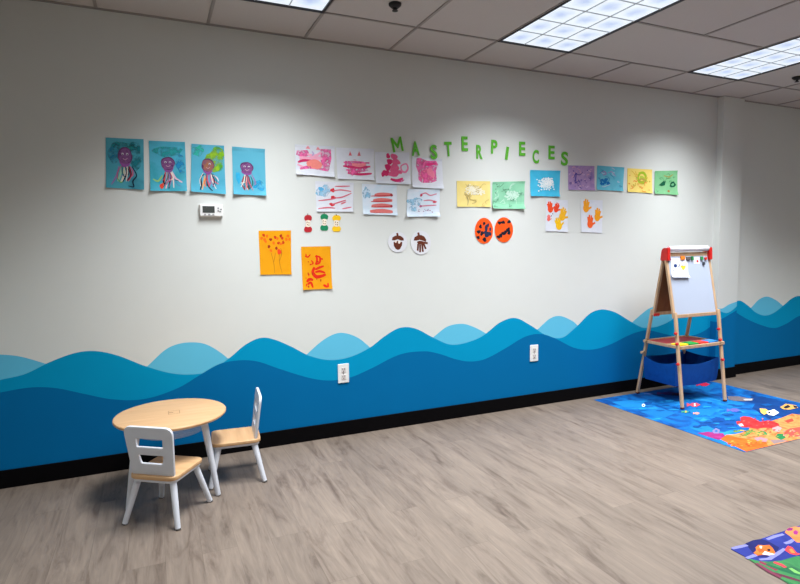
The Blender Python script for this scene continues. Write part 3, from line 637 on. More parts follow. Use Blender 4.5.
# letters
word = [('M',397,144.5,12,14.5),('A',415,148.6,4,14.5),('S',433.3,152.2,3,14.5),('T',448,149.2,4,14.5),('E',464.5,143.8,2,14.5),('R',479.2,152,1,14),('P',494,147,-1,14),('I',506.8,153.3,-8,13),('E',522,148.8,1,14),('C',535.5,156.7,2,13.5),('E',551.3,152.5,0,13.5),('S',564.3,158.7,-2,14)]
M_let = mat('green_card', (92,182,44), .7, .05, 40)
def letter_m(w, h, t=.0015):
    pts = [(-.5,-.5),(-.31,-.5),(-.31,.14),(-.05,-.26),(.05,-.26),(.31,.14),(.31,-.5),(.5,-.5),(.5,.5),(.33,.5),(0,.02),(-.33,.5),(-.5,.5)]
    b = bmesh.new(); f = [b.verts.new((x*w, y*h, t)) for x, y in pts]; g = [b.verts.new((x*w, y*h, -t)) for x, y in pts]
    for q in ((0,1,2,12),(12,2,11),(2,3,10,11),(3,4,10),(4,5,9,10),(5,8,9),(5,6,7,8)):
        b.faces.new([f[i] for i in q]); b.faces.new([g[i] for i in q[::-1]])
    for i in range(len(f)): j = (i+1) % len(f); b.faces.new((f[i], g[i], g[j], f[j]))
    m_ = bpy.data.meshes.new('letter'); b.to_mesh(m_); b.free(); return m_
nxt = [w[0] for w in word]
ordn = ['first', 'second', 'third', 'fourth', 'fifth', 'sixth', 'seventh', 'eighth', 'ninth', 'tenth', 'eleventh', 'last']
for i, (ch, px, py, rot, hp) in enumerate(word):
    cu = bpy.data.curves.new('letter', 'FONT'); cu.body = ch; cu.size = 1; cu.extrude = .01; cu.offset = .028; cu.align_x = 'CENTER'
    to = bpy.data.objects.new('tmp', cu); COL.objects.link(to); bpy.context.view_layer.update()
    me = bpy.data.meshes.new_from_object(to.evaluated_get(bpy.context.evaluated_depsgraph_get()))
    bpy.data.objects.remove(to); bpy.data.curves.remove(cu)
    co = [v.co for v in me.vertices]
    xa, xb = min(c.x for c in co), max(c.x for c in co); ya, yb = min(c.y for c in co), max(c.y for c in co)
    hh = (on_wall(px, py-hp/2)-on_wall(px, py+hp/2)).length
    wpx = {'M': 10.6, 'I': 2.6, 'T': 7.4, 'A': 8.0, 'S': 6.8}.get(ch, 6.2)
    ww = on_wall(px+wpx/2, py).x-on_wall(px-wpx/2, py).x
    for v in me.vertices:
        v.co = Vector(((v.co.x-(xa+xb)/2)/(xb-xa)*ww, (v.co.y-(ya+yb)/2)/(yb-ya)*hh, v.co.z*.15))
    if ch == 'M':
        me = letter_m(ww, hh)
    me.name = 'green_letter'; me.materials.append(M_let)
    o = bpy.data.objects.new('sign_letter', me); COL.objects.link(o)
    p = on_wall(px, py); o.location = (p.x, -.0035 if i not in (1, 2) else -.0085, p.z)
    o.rotation_euler = (R(90), R(-rot), 0)
    if i == 0: w = 'green cut-out letter M at the left start of the wall title'
    elif i == 11: w = 'green cut-out letter S at the right end of the wall title'
    else: w = 'green cut-out letter %s, %s letter of the wall title, between %s and %s' % (ch, ordn[i], nxt[i-1], nxt[i+1])
    tag(o, w, 'letter', 'green letters of the wall title')

# thermostat
p = on_wall(211, 210.7); a = on_wall(199.3, 205.1); c = on_wall(222.6, 216.7)
tw, th = c.x-a.x, .075
t = thing('thermostat', 'white wall thermostat with grey screen under the third octopus painting', 'thermostat', (p.x, 0, p.z))
bm = bmesh.new(); box(bm, (p.x, -.014, p.z), (tw, .027, th), bevel=.006, seg=3); obj('housing', bm, M_plastic, t)
bm = bmesh.new(); box(bm, (p.x, -.001, p.z), (tw+.006, .003, th+.006), bevel=.001); obj('mounting_plate', bm, M_plastic, t)
bm = bmesh.new(); box(bm, (p.x-tw*.12, -.0285, p.z+th*.08), (tw*.52, .002, th*.55), bevel=.0005); obj('screen', bm, mat('lcd', (70,74,72), .25, .05, 40), t)
for dx, dz in ((.3, .2), (.42, .1), (.38, -.08), (.3, -.02)):
    bm = bmesh.new(); box(bm, (p.x+tw*dx, -.0285, p.z+th*dz), (.009, .004, .007), bevel=.001); obj('button', bm, mat('grey_button', (120,120,124), .5), t)
for dx in (-.28, -.1, .08):
    bm = bmesh.new(); box(bm, (p.x+tw*dx, -.0285, p.z-th*.35), (.012, .004, .006), bevel=.001); obj('button', bm, mat('grey_button', (120,120,124), .5), t)

# outlets
M_slot = mat('socket_slot', (60,58,60), .5); M_sock = mat('socket_face', (214,208,206), .4)
for px, lab in (((343.3, 373.2), 'white wall outlet on the blue waves near the round table'), ((533.8, 353), 'white wall outlet on the blue waves between table and easel')):
    p = on_wall(*px)
    t = thing('wall_outlet', lab, 'outlet', (p.x, 0, p.z), 'wall outlets')
    bm = bmesh.new(); box(bm, (p.x, -.003, p.z), (.082, .008, .138), bevel=.003); obj('cover_plate', bm, M_plastic, t)
    for s in (-1, 1):
        z = p.z+s*.026
        bm = bmesh.new(); box(bm, (p.x, -.0078, z), (.032, .004, .036), bevel=.0015); so = obj('socket', bm, M_sock, t)
        bm = bmesh.new()
        for dx in (-.007, .007): box(bm, (p.x+dx, -.0098, z+.005), (.003, .002, .011))
        rod(bm, (p.x, -.0088, z-.009), (p.x, -.0108, z-.009), .0035, seg=10)
        obj('slot', bm, M_slot, t)
    bm = bmesh.new(); rod(bm, (p.x, -.006, p.z), (p.x, -.009, p.z), .004, seg=12); obj('screw', bm, mat('steel', (170,170,170), .3, metal=.8), t)

# ------------------------------------------------------------------ rugs
class Rug(Sheet):
    def __init__(self, name, label, corners, base, t=.003):
        self.name, self.label, self.cat, self.group = name, label, 'rug', None
        self.t = t; self.c = corners; self.bm = bmesh.new(); self.mats = [base]; self.layer = 0
        up = [self.bm.verts.new((p.x, p.y, t)) for p in corners]; dn = [self.bm.verts.new((p.x, p.y, .0005)) for p in corners]
        self.bm.faces.new(up); self.bm.faces.new(dn[::-1])
        for i in range(4): j = (i+1) % 4; self.bm.faces.new((up[i], dn[i], dn[j], up[j]))
    def P(self, x, y, d=0):
        p = on_floor(x, y, self.t); return Vector((p.x, p.y, self.t+d))
    def stroke(self, pts, w, col, taper=True):
        """w in metres on the floor"""
        P = [on_floor(*q, self.t) for q in pts]
        self.layer += 1; k = self.m(col); z = self.t+.0004+.000012*self.layer
        L = []
        for i, p in enumerate(P):
            d = (P[min(len(P)-1, i+1)]-P[max(0, i-1)]).normalized(); n = Vector((-d.y, d.x, 0))
            ww = w/2*(.5+.5*math.sin(math.pi*(i+.5)/len(P))) if taper else w/2
            L.append((self.bm.verts.new((p.x+n.x*ww, p.y+n.y*ww, z)), self.bm.verts.new((p.x-n.x*ww, p.y-n.y*ww, z))))
        for (a, b), (c, e) in zip(L, L[1:]): self.bm.faces.new((a, b, e, c)).material_index = k
        return self
    def poly(self, pts, col):
        self.layer += 1; d = .0004+.000012*self.layer; k = self.m(col)
        f = self.bm.faces.new([self.bm.verts.new(self.P(x, y, d)) for x, y in pts]); f.material_index = k
        if f.normal.z < 0 or True:
            f.normal_update()
            if f.normal.z < 0: f.normal_flip()
        return self
    def done(self):
        c = sum((p for p in self.c), Vector())/4
        bmesh.ops.triangulate(self.bm, faces=[f for f in self.bm.faces if len(f.verts) > 4])
        return tag(obj(self.name, self.bm, self.mats, recalc=False, origin=(c.x, c.y, 0)), self.label, self.cat)
def V2(x, y): return Vector((x, y, 0))
SEA = wash('sea_blue_print', [(0,42,96), (0,70,138), (0,92,164), (6,108,180), (36,136,196)], 6.5, .75, 3)
r = Rug('ocean_rug', 'bright blue ocean rug with orange coral under the easel', [V2(3.465,-1.432), V2(4.93,-1.43), V2(4.93,-.1), V2(3.455,-.09)], SEA)
NAVY = wash('navy_print', [(0,42,96), (0,60,126)], 5, .75)
r.poly([(748,399),(753,396.6),(762,396.4),(775,399.5),(790,404),(805,408.3),(805,416),(792,413.5),(783,417),(776,416),(770,419),(763,416),(757,411),(752,408.5),(755,404),(750,402)], NAVY)
r.poly([(700,424),(716,417),(736,420),(738,428),(724,432),(708,430)], wash('mid_print', [(0,60,132),(0,80,150)], 6)).poly([(688,410),(700,408),(716,411),(712,415),(696,416)], (12,108,166)).poly([(612,402),(632,400),(650,403),(640,407),(624,407)], (16,116,180)).poly([(690,428),(706,425),(716,430),(706,434)], (16,112,166)).poly([(640,412),(660,408),(676,413),(664,418)], (10,102,166))
r.poly([(722,402),(733,400),(745,404),(738,408),(727,407)], (8,108,172)).poly([(690,386),(704,381),(716,386),(708,392)], (0,100,164))
ORG = wash('coral_tan_print', [(176,100,44), (204,134,76), (190,86,44)], 12, .75)
r.poly([(719.6,439),(726,435),(736,434),(748,431),(752,424),(771,421),(781,418),(792,413.7),(806,415.5),(810,436.2),(746.1,451.6)], ORG)
r.poly([(719.8,439),(727,434.6),(738,437.5),(752,439.5),(766,441.5),(768,446.2),(746.1,451.6)], wash('orange_print', [(200,74,14), (220,104,28)], 12, .75))
RC = wash('red_coral_print', [(170,26,34), (200,48,46)], 14, .75)
r.poly([(737,424),(736,421.5),(741,421),(740,417.5),(744,416.2),(750,417),(756,419.5),(760,421.8),(768,420.4),(774,421.5),(779,424),(780,427.5),(772,428.6),(764,427.8),(757,429),(748,427.4),(742,427.4)], RC)
r.poly([(772,428),(778,426),(782,428),(779,432),(773,431)], (236,140,140)).poly([(738,424),(742,423.4),(744,426),(740,426.4)], (240,170,180)).poly([(783,432),(790,428.5),(800,427),(806,430),(804,436),(792,437)], (214,70,60)).poly([(784,421),(792,418.4),(794,421),(788,423)], (206,60,44))
for pts in ([(734,432),(742,430),(748,433)],[(744,436),(752,431),(760,436)],[(756,434),(762,431.5),(768,435)],[(748,430),(756,432)]): r.stroke(pts, .03, (96,128,56))
r.poly([(775,437),(778,433.5),(783,434),(786,438),(781,440)], (30,110,60)).poly([(760,432),(765,431),(768,434.5),(763,436)], (36,120,70))
r.poly([(754,438),(760,437),(768,439),(766,442),(757,441)], (226,120,130)).poly([(770,440),(782,439.6),(788,441),(774,444)], (130,110,110))
MGP = wash('magenta_print', [(124,22,90), (150,40,112)], 14, .75)
r.poly([(697.5,433.2),(708,431.8),(716,433),(723,433.4),(725,436),(719,440),(712,438)], MGP).poly([(712,431),(716,428),(720,430),(719,433.5),(714,433.5)], (116,110,170)).poly([(714.5,431),(716.5,429.8),(718,431.4),(716,432.4)], (40,90,170))
def scatter(r, n, x0, y0, x1, y1, cols, a=1.4, b=.6):
    for i in range(n):
        t = rng.random(); q = rng.random()
        r.blob(x0+(x1-x0)*t, y0+(y1-y0)*q, a*rng.uniform(.5, 1.4), b*rng.uniform(.5, 1.4), cols[i % len(cols)], .3, 9)
scatter(r, 40, 752, 428, 800, 437, [(196,70,40), (216,150,90), (180,60,40), (120,130,60), (210,120,110)])
scatter(r, 22, 728, 440, 762, 446, [(226,120,40), (190,60,20), (230,140,60)])
scatter(r, 26, 742, 418, 778, 427, [(150,20,30), (220,90,80), (200,40,40)], 1.1, .5)
scatter(r, 24, 735, 430, 765, 437, [(84,116,50), (190,150,80), (60,100,50), (200,110,60)])
scatter(r, 30, 640, 400, 740, 412, [(0,70,140), (20,130,196), (0,96,168)], 4, .8)
scatter(r, 24, 690, 414, 735, 428, [(0,60,126), (14,116,176), (0,84,150)], 4, .9)
def fish(r, x, y, l, h, c, c2=None, d=1):
    r.poly([(x-l*d,y-h*.2),(x-l*.5*d,y-h),(x+l*.3*d,y-h),(x+l*d,y),(x+l*.3*d,y+h),(x-l*.5*d,y+h)], c)
    r.poly([(x-l*1.5*d,y-h),(x-l*.8*d,y-h*.2),(x-l*.8*d,y+h*.3),(x-l*1.5*d,y+h)], c)
    if c2: r.poly([(x-l*.2*d,y-h*.7),(x+l*.1*d,y-h*.7),(x+l*.1*d,y+h*.7),(x-l*.2*d,y+h*.7)], c2)
fish(r, 704.5,384.6,5.5,1.7,(190,30,66)); fish(r, 695,405,5.5,1.9,(196,70,90),(240,210,210)); fish(r, 697,413.6,2.6,1.1,(220,140,130)); fish(r, 686,412,3,1.2,(60,140,110),(226,140,60))
fish(r, 735,410.4,5.5,1.7,(90,90,180)); fish(r, 650,394,4,.8,(60,90,150)); fish(r, 669,393.6,8,1.4,(90,50,110)); fish(r, 678,394.5,4,1.2,(100,60,80))
r.poly([(727.5,396.5),(738,396.6),(748,398.4),(753.6,399),(752,400.8),(744,401.6),(734,401),(728,399.6)], (104,96,104)).poly([(743,399.2),(752,398.9),(752.4,400.6),(745,400.8)], (170,170,180))
r.poly([(759.5,408.6),(766,409.2),(770,412.4),(764,415),(761,413)], (222,176,90)).poly([(766.5,412),(774,409.6),(779,413),(774,416),(768,415)], (238,240,244)).poly([(768,412.4),(770.5,412),(770.6,413.8),(768.4,413.8)], (20,24,40))
r.poly([(780,407.4),(786,404),(796,405.6),(798,408),(790,410),(783,409.6)], (206,150,80)).poly([(783,407.6),(788,405),(790.5,407.4),(786,409)], (30,30,40)).poly([(793,405.6),(797,406.4),(797,408.4),(794,408)], (30,30,40))
r.blob(643.5,405.6,1.7,1.5,(226,236,244),0,12); r.blob(643.7,405.7,.9,.8,(10,60,130),0,10)
r.poly([(760,404.6),(768,403.8),(774,405.4),(766,406.4)], (0,76,144))
r.done()
SEA2 = wash('ultramarine_print', [(28,36,104), (40,52,136)], 6, .75, 2)
r2 = Rug('fish_rug', 'dark blue rug corner with an orange fish at the bottom right', [V2(2.305,-3.2), V2(3.35,-3.2), V2(3.35,-2.16), V2(2.305,-2.16)], SEA2)
def Z(X, Y): return (720+X/9.125, 520+Y/9.125)
def ZP(*pts): return [Z(*p) for p in pts]
r2.poly(ZP((250,350),(360,375),(440,380),(560,370),(700,330),(790,330),(790,680),(720,640)), wash('green_print', [(30,96,58), (56,120,70), (24,70,54)], 14, .75))
r2.poly(ZP((230,215),(300,185),(380,172),(450,200),(540,250),(520,290),(420,340),(330,330),(300,300)), wash('night_print', [(20,24,78), (28,34,96)], 8))
LV = (120,120,180)
for pts in (((110,262),(180,245),(250,230)),((430,178),(500,150),(580,130)),((240,350),(320,322),(340,325)),((360,362),(450,355),(530,305),(590,262)),((590,215),(630,205),(670,180))): r2.stroke(ZP(*pts), .018, LV)
OF = wash('orange_fish_print', [(190,84,30), (210,112,46)], 30)
r2.poly(ZP((305,300),(330,280),(325,250),(350,228),(400,232),(450,228),(480,255),(505,300),(490,318),(440,322),(390,318),(340,326)), OF)
r2.poly(ZP((385,312),(410,285),(450,300),(500,312),(450,324)), (238,226,226)).poly(ZP((360,235),(385,240),(380,262),(365,258)), (244,214,190)).blob(*Z(446,275),1.7,1.3,(30,20,30),0,12)
r2.poly(ZP((340,268),(380,262),(400,280),(360,300)), (206,80,30))
CO = wash('coral_print', [(206,112,60), (216,130,80)], 20)
r2.poly(ZP((590,112),(620,75),(680,62),(760,66),(800,120),(790,210),(700,205),(640,150)), CO).poly(ZP((605,90),(630,72),(668,75),(660,96),(620,100)), (120,30,100)).poly(ZP((665,110),(690,92),(715,110),(705,134),(678,132)), (140,40,110))
r2.poly(ZP((590,275),(620,235),(660,250),(700,300),(740,310),(700,322),(640,310)), (214,60,60)).poly(ZP((630,270),(655,262),(690,302),(650,300)), (240,120,60))
for pts, c in ((((360,382),(430,410),(520,460)),(130,40,70)),(((490,385),(560,410),(600,435)),(190,60,70)),(((430,470),(520,495),(640,530),(740,560)),(90,40,60)),(((640,440),(700,480),(760,500)),(110,170,90)),(((420,405),(520,440),(640,480),(740,510)),(30,90,60)),(((330,395),(450,470),(560,530)),(110,50,70)),(((560,525),(650,560),(740,610)),(60,120,70))): r2.stroke(ZP(*pts), .022, c)
r2.done()

# ------------------------------------------------------------------ round table
TCX, TCY, TZ, TR = .062, -.445, .445, .292
t = thing('round_table', 'small round children\'s table with birch top and white splayed legs', 'table', (TCX, TCY, 0))
bm = bmesh.new(); rod(bm, (TCX, TCY, TZ-.016), (TCX, TCY, TZ), TR, seg=72, rings=[(0, TR-.004), (.25, TR), (.75, TR), (1, TR-.004)])
top = obj('tabletop', bm, M_birch, t)
bm = bmesh.new(); rod(bm, (TCX, TCY, TZ-.0185), (TCX, TCY, TZ-.0155), TR-.006, seg=72); obj('underside', bm, M_white, t)
bm = bmesh.new(); 
for i in range(48):
    pass
rod(bm, (TCX, TCY, TZ-.028), (TCX, TCY, TZ-.018), .15, seg=48); obj('net_ring', bm, M_white, t)
# hanging storage net (shallow bowl of fine white mesh)
M_net = bpy.data.materials.new('white_net'); M_net.use_nodes = True
nt = M_net.node_tree; b = nt.nodes['Principled BSDF']; b.inputs['Base Color'].default_value = (.75, .78, .82, 1); b.inputs['Roughness'].default_value = .8
tc = nt.nodes.new('ShaderNodeTexCoord'); ck = nt.nodes.new('ShaderNodeTexChecker'); ck.inputs['Scale'].default_value = 420
ck.inputs['Color1'].default_value = (.5, .5, .5, 1); ck.inputs['Color2'].default_value = (.0, .0, .0, 1)
nt.links.new(tc.outputs['Object'], ck.inputs['Vector']); nt.links.new(ck.outputs['Color'], b.inputs['Alpha'])
bm = bmesh.new(); n = 40; prev = None
for j in range(7):
    a = j/6*math.pi/2; rr = .15+.03*math.sin(math.pi*j/6) if j < 4 else (.175, .14, .08)[j-4]; z = TZ-.026-.07*(j/4 if j < 4 else 1)
    ring = [bm.verts.new((TCX+rr*math.cos(2*math.pi*i/n), TCY+rr*math.sin(2*math.pi*i/n), z)) for i in range(n)]
    if prev:
        for i in range(n): bm.faces.new((prev[i], prev[(i+1) % n], ring[(i+1) % n], ring[i]))
    prev = ring
bm.faces.new(prev); obj('storage_net', bm, M_net, t, smooth=True)
for a, fr_ in ((-39, .281), (98, .28), (214, .275)):
    u = Vector((math.cos(R(a)), math.sin(R(a)), 0)); c0 = Vector((TCX, TCY, 0))
    bm = bmesh.new(); rod(bm, c0+u*fr_, c0+u*.205+Vector((0, 0, TZ-.018)), .015, rings=[(0, .013), (.02, .0145), (.9, .0185), (1, .0185)])
    lg = obj('leg', bm, M_white, t)
    bm = bmesh.new(); rod(bm, c0+u*fr_, c0+u*(fr_-.001)+Vector((0, 0, .007)), .0135); obj('foot_cap', bm, mat('grey_foot', (90,86,84), .6), lg)
# faint printed mark in the middle of the top
bm = bmesh.new()
M_mark = mat('printed_mark', (150,112,74), .5)
mk = [(-.03,-.034),(.03,-.034),(.03,.034),(-.03,.034)]
for k in range(4):
    a, b_ = mk[k], mk[(k+1) % 4]
    bm.faces.new([bm.verts.new((TCX+.015+x*q, TCY+y*q, TZ+.0006)) for (x, y), q in ((a, 1), (b_, 1), (b_, .9), (a, .9))])
bm.faces.new([bm.verts.new((TCX+.015+x, TCY+y, TZ+.0006)) for x, y in ((-.027,-.006),(-.004,-.006),(-.004,.006),(-.027,.006))])
bmesh.ops.remove_doubles(bm, verts=bm.verts, dist=.0005)
obj('printed_mark', bm, M_mark, t)

# ------------------------------------------------------------------ chairs
def make_chair(label):
    t = thing('child_chair', label, 'chair', (0, 0, 0), 'small white and birch chairs')
    SZ, W, Dp = .250, .248, .266
    me = curve_mesh('seat', [rrect(W, W, Dp, [.045, .045, .035, .035])], .006, .004)
    me.transform(Matrix.Translation((0, -Dp/2, SZ-.010))); me.materials.append(M_birch)
    o = bpy.data.objects.new('seat', me); COL.objects.link(o); o.parent = t
    me = curve_mesh('apron', [rrect(W-.012, W-.012, Dp-.012, [.04, .04, .03, .03])], .005, .002)
    me.transform(Matrix.Translation((0, -(Dp-.012)/2, SZ-.027))); me.materials.append(M_white)
    o = bpy.data.objects.new('apron', me); COL.objects.link(o); o.parent = t
    for sx in (-1, 1):
        for sy in (-1, 1):
            bm = bmesh.new(); f = Vector((sx*.146, sy*.150, 0)); h = Vector((sx*.095, sy*.098, SZ-.03))
            rod(bm, f, h, .014, rings=[(0, .0125), (.03, .0135), (.85, .0165), (1, .0165)])
            lg = obj('leg', bm, M_white, t)
            bm = bmesh.new(); rod(bm, f-Vector((0, 0, 0)), f+(h-f)*.03, .0137); obj('foot_cap', bm, mat('grey_foot', (90,86,84), .6), lg)
    hb = .252
    def hole(y0, y1, w0, w1): return [(p[0], p[1]+y0) for p in rrect(w0, w1, y1-y0, .010, 4)]
    me = curve_mesh('backrest', [rrect(.222, .262, hb, [.006, .006, .042, .042]), hole(.058, .110, .122, .146), hole(.145, .196, .150, .156)], .0045, .003)
    me.transform(Matrix.Translation((0, -.108, SZ-.003)) @ Matrix.Rotation(R(97.5), 4, 'X')); me.materials.append(M_white)
    o = bpy.data.objects.new('backrest', me); COL.objects.link(o); o.parent = t
    return t
c1 = make_chair('small white chair with birch seat, its back toward the viewer, before the round table')
c1.location = (.028, -.72, 0); c1.rotation_euler = (0, 0, R(-35))
c2 = c1.copy(); COL.objects.link(c2)
for ch in list(c1.children):
    k = ch.copy(); COL.objects.link(k); k.parent = c2
    for g in ch.children:
        q = g.copy(); COL.objects.link(q); q.parent = k
c2['label'] = 'small white chair with birch seat seen from the side, right of the round table'
c2.location = (.410, -.394, 0); c2.rotation_euler = (0, 0, R(85))

# ------------------------------------------------------------------ easel
EX0, EX1 = 3.938, 4.468
RUGZ = .0088
YB0, YB1, ZT = -.612, -.365, 1.25       # front plane: foot y, top y, top z
YR0, YR1 = -.115, -.338                 # rear plane
root = thing('childrens_easel', 'wooden children\'s standing easel with whiteboard, red corners and paint tray', 'easel', ((EX0+EX1)/2, -.34, 0))
def fp(x, z, d=0):    # point on the front plane, d outwards (towards the room)
    n = Vector((0, -ZT, YB1-YB0)).normalized(); return Vector((x, YB0+(YB1-YB0)*z/ZT, z))+n*d
def rp_(x, z, d=0):
    n = Vector((0, ZT, -(YR1-YR0))).normalized(); return Vector((x, YR0+(YR1-YR0)*z/ZT, z))+n*d
def on_front(px, py, d=0):
    dr = ray(px, py); n = Vector((0, -ZT, YB1-YB0)).normalized(); P0 = fp(0, 0, d)
    return CAM+dr*((P0-CAM).dot(n)/dr.dot(n))
ST = .026; ZB = .728
fx0, fx1 = EX0-.006, EX1+.006
def pbar(bm, f, x0, z0, x1, z1, w, t, d=0, bevel=.002, side=None): bar(bm, f(x0, z0, d), f(x1, z1, d), w, t, side or (1, 0, 0), bevel)
for x in (fx0+ST/2, fx1-ST/2):
    bm = bmesh.new(); pbar(bm, fp, x, ZB, x, 1.275, ST, .018); obj('front_stile', bm, M_pine, root)
bm = bmesh.new(); pbar(bm, fp, fx0+ST, ZB+.014, fx1-ST, ZB+.014, .028, .017, side=(0, 0, 1)); obj('front_rail', bm, M_pine, root)
bm = bmesh.new(); pbar(bm, fp, fx0+ST, 1.255, fx1-ST, 1.255, .034, .017, side=(0, 0, 1)); obj('front_rail', bm, M_pine, root)
M_wb = mat('whiteboard', (176,186,204), .22, .015, 6, spec=.5)
bm = bmesh.new(); pbar(bm, fp, (fx0+fx1)/2, ZB+.028, (fx0+fx1)/2, 1.238, fx1-fx0-2*ST, .006, .003, 0); obj('whiteboard', bm, M_wb, root)
bm = bmesh.new()
RX0, RX1 = fx0+.016, fx1-.016
for x in (RX0+ST/2, RX1-ST/2): pbar(bm, rp_, x, ZB, x, 1.275, ST, .018)
pbar(bm, rp_, RX0+ST, ZB+.014, RX1-ST, ZB+.014, .028, .017, side=(0, 0, 1)); obj('rear_frame', bm, M_pine, root)
bm = bmesh.new(); pbar(bm, rp_, (fx0+fx1)/2, ZB+.028, (fx0+fx1)/2, 1.25, RX1-RX0-2*ST, .006, 0, 0); obj('rear_panel', bm, M_hard, root)
# lower legs, on the outer faces of the panels
LEGS = [(fp, EX0+.006), (fp, EX1-.002), (rp_, EX0+.018), (rp_, EX1-.018)]
for i, (f, x) in enumerate(LEGS):
    xf = x+(-.054 if i == 0 else -.064 if i == 1 else -.018 if i == 2 else -.01)
    bm = bmesh.new(); p0 = f(xf, RUGZ+.001, .006); p1 = f(x, .775, .018)
    bar(bm, p0, p1, .029, .02, (1, 0, 0), .005)
    lg = obj('leg', bm, M_pine, root)
    bm = bmesh.new(); bar(bm, p0-Vector((0, 0, .002)), p0+(p1-p0)*.014, .031, .022, (1, 0, 0), .004); obj('foot_cap', bm, mat('dark_red_rubber', (96,22,26), .6), lg)
# red knobs
kn = [(675.4,333.6),(676.6,344.2),(677.6,364.4)], [(718.4,329),(720,339.8),(722.4,359.6)]
for grp in kn:
    for q in grp:
        p = on_front(*q, .032); bm = bmesh.new(); n = Vector((0, -1, .18)).normalized()
        rod(bm, p-n*.012, p+n*.012, .013, rings=[(0, .006), (.35, .006), (.36, .0125), (.85, .0125), (1, .010)]); obj('knob', bm, M_red, root)
bm = bmesh.new(); p = rp_(EX0-.014, .395, .004); rod(bm, p, p+Vector((-.028, 0, 0)), .012); obj('peg', bm, M_pine, root)
bm = bmesh.new(); p = rp_(EX0-.010, .50, .004); rod(bm, p, p+Vector((-.022, 0, 0)), .011); obj('peg', bm, M_pine, root)
# top brackets
for sx, x in ((-1, fx0+.016), (1, fx1-.014)):
    bm = bmesh.new()
    pts = [(-.400, 1.205), (-.322, 1.205), (-.332, 1.29), (-.35, 1.312), (-.395, 1.312)]
    a = [bm.verts.new((x-.018, *q)) for q in pts]; b_ = [bm.verts.new((x+.018, *q)) for q in pts]
    bm.faces.new(a[::-1]); bm.faces.new(b_)
    for i in range(5): j = (i+1) % 5; bm.faces.new((a[i], a[j], b_[j], b_[i]))
    bmesh.ops.bevel(bm, geom=list(bm.edges), offset=.004, segments=2, affect='EDGES')
    obj('corner_bracket', bm, M_red, root)
# hinge bar at the bottom of the rear panel
bm = bmesh.new(); p = rp_(RX0+.03, ZB+.008, -.016); box(bm, p, (.06, .014, .024), bevel=.003); obj('hinge', bm, M_red, root)
# tray
TZ2 = .492; TYF, TYR = -.535, -.175
tx0, tx1 = EX0-.002, EX1-.002
bm = bmesh.new()
box(bm, ((tx0+tx1)/2, TYF-.006, TZ2), (tx1-tx0, .014, .026), bevel=.002)
box(bm, ((tx0+tx1)/2, TYR, TZ2), (tx1-tx0, .014, .026), bevel=.002)
for x in (tx0+.006, tx1-.006): box(bm, (x, (TYF+TYR)/2, TZ2), (.014, TYR-TYF-.014, .024), bevel=.002)
box(bm, ((tx0+tx1)/2, -.385, TZ2), (tx1-tx0-.03, .012, .018), bevel=.002)
tray = obj('tray', bm, M_pine, root)
bm = bmesh.new(); box(bm, ((tx0+tx1)/2, -.276, TZ2-.002), (tx1-tx0-.032, .20, .012), bevel=.002); obj('tray_liner', bm, mat('red_liner', (176,34,30), .5, .06, 20), tray)['label'] = 'red tray liner'
w4 = (EX1-EX0-.04)/4
for i, (c, nm) in enumerate((((244,206,20), 'yellow'), ((30,150,60), 'green'), ((226,50,40), 'red'), ((50,140,220), 'blue'))):
    x = EX0+.03+w4*(i+.5)
    bm = bmesh.new(); box(bm, (x, -.458, TZ2+.006), (w4-.012, .085, .02), bevel=.004)
    vs = box(bm, (x, -.458, TZ2+.0165), (w4-.05, .05, .004), bevel=.001)
    obj('tray_insert', bm, mat(nm+'_plastic', c, .4, .05, 20), tray)['label'] = nm+' tray insert'
# hanging fabric bin
M_bin = wash('blue_fabric', [(0,66,138), (2,76,152)], 20, .7)
bx0, bx1, by0, by1 = EX0+.0, EX1-.0, -.50, -.17
bm = bmesh.new(); N = 16
loop = []
for i in range(N): loop.append((bx0+(bx1-bx0)*i/N, by0))
for i in range(N): loop.append((bx1, by0+(by1-by0)*i/N))
for i in range(N): loop.append((bx1-(bx1-bx0)*i/N, by1))
for i in range(N): loop.append((bx0, by1-(by1-by0)*i/N))
rows = []
cx, cy = (bx0+bx1)/2, (by0+by1)/2
for j in range(9):
    v = j/8; ring = []
    for i, (x, y) in enumerate(loop):
        e = (i % N)/N; sag = math.sin(math.pi*e)*(1 if i < N or i >= 3*N else .4)
        ztop = .36-.035*sag; z = ztop+(.155-ztop)*v
        k = 1-.05*v**3-.01*v
        ring.append(bm.verts.new((cx+(x-cx)*k, cy+(y-cy)*k, z-.012*(1-abs(x-cx)/(bx1-bx0)*2)*v)))
    rows.append(ring)
inner = []
for j in range(9):
    v = j/8
    inner.append([bm.verts.new((cx+(a.co.x-cx)*.985, cy+(a.co.y-cy)*.98, a.co.z+(.003*v))) for a in rows[j]])
n4 = len(loop)
for G, fl in ((rows, 0), (inner, 1)):
    for a, b_ in zip(G, G[1:]):
        for i in range(n4):
            j = (i+1) % n4; q = (a[i], b_[i], b_[j], a[j]); bm.faces.new(q if not fl else q[::-1])
    bm.faces.new(G[-1] if not fl else G[-1][::-1])
for i in range(n4): j = (i+1) % n4; bm.faces.new((rows[0][i], rows[0][j], inner[0][j], inner[0][i]))
obj('storage_bin', bm, M_bin, root, smooth=False)['label'] = 'blue fabric bin hung between the legs'
# paper roll in its holder
p0 = Vector((fx0+.037, -.372, 1.303)); p1 = Vector((fx1-.035, -.372, 1.303))
bm = bmesh.new(); rod(bm, p0, p1, .024, seg=28)
o = tag(obj('paper_roll', bm, mat('roll_paper', (232,232,238), .7, .02, 10), origin=tuple((p0+p1)/2)), 'white paper roll across the top of the easel between red brackets', 'paper roll')
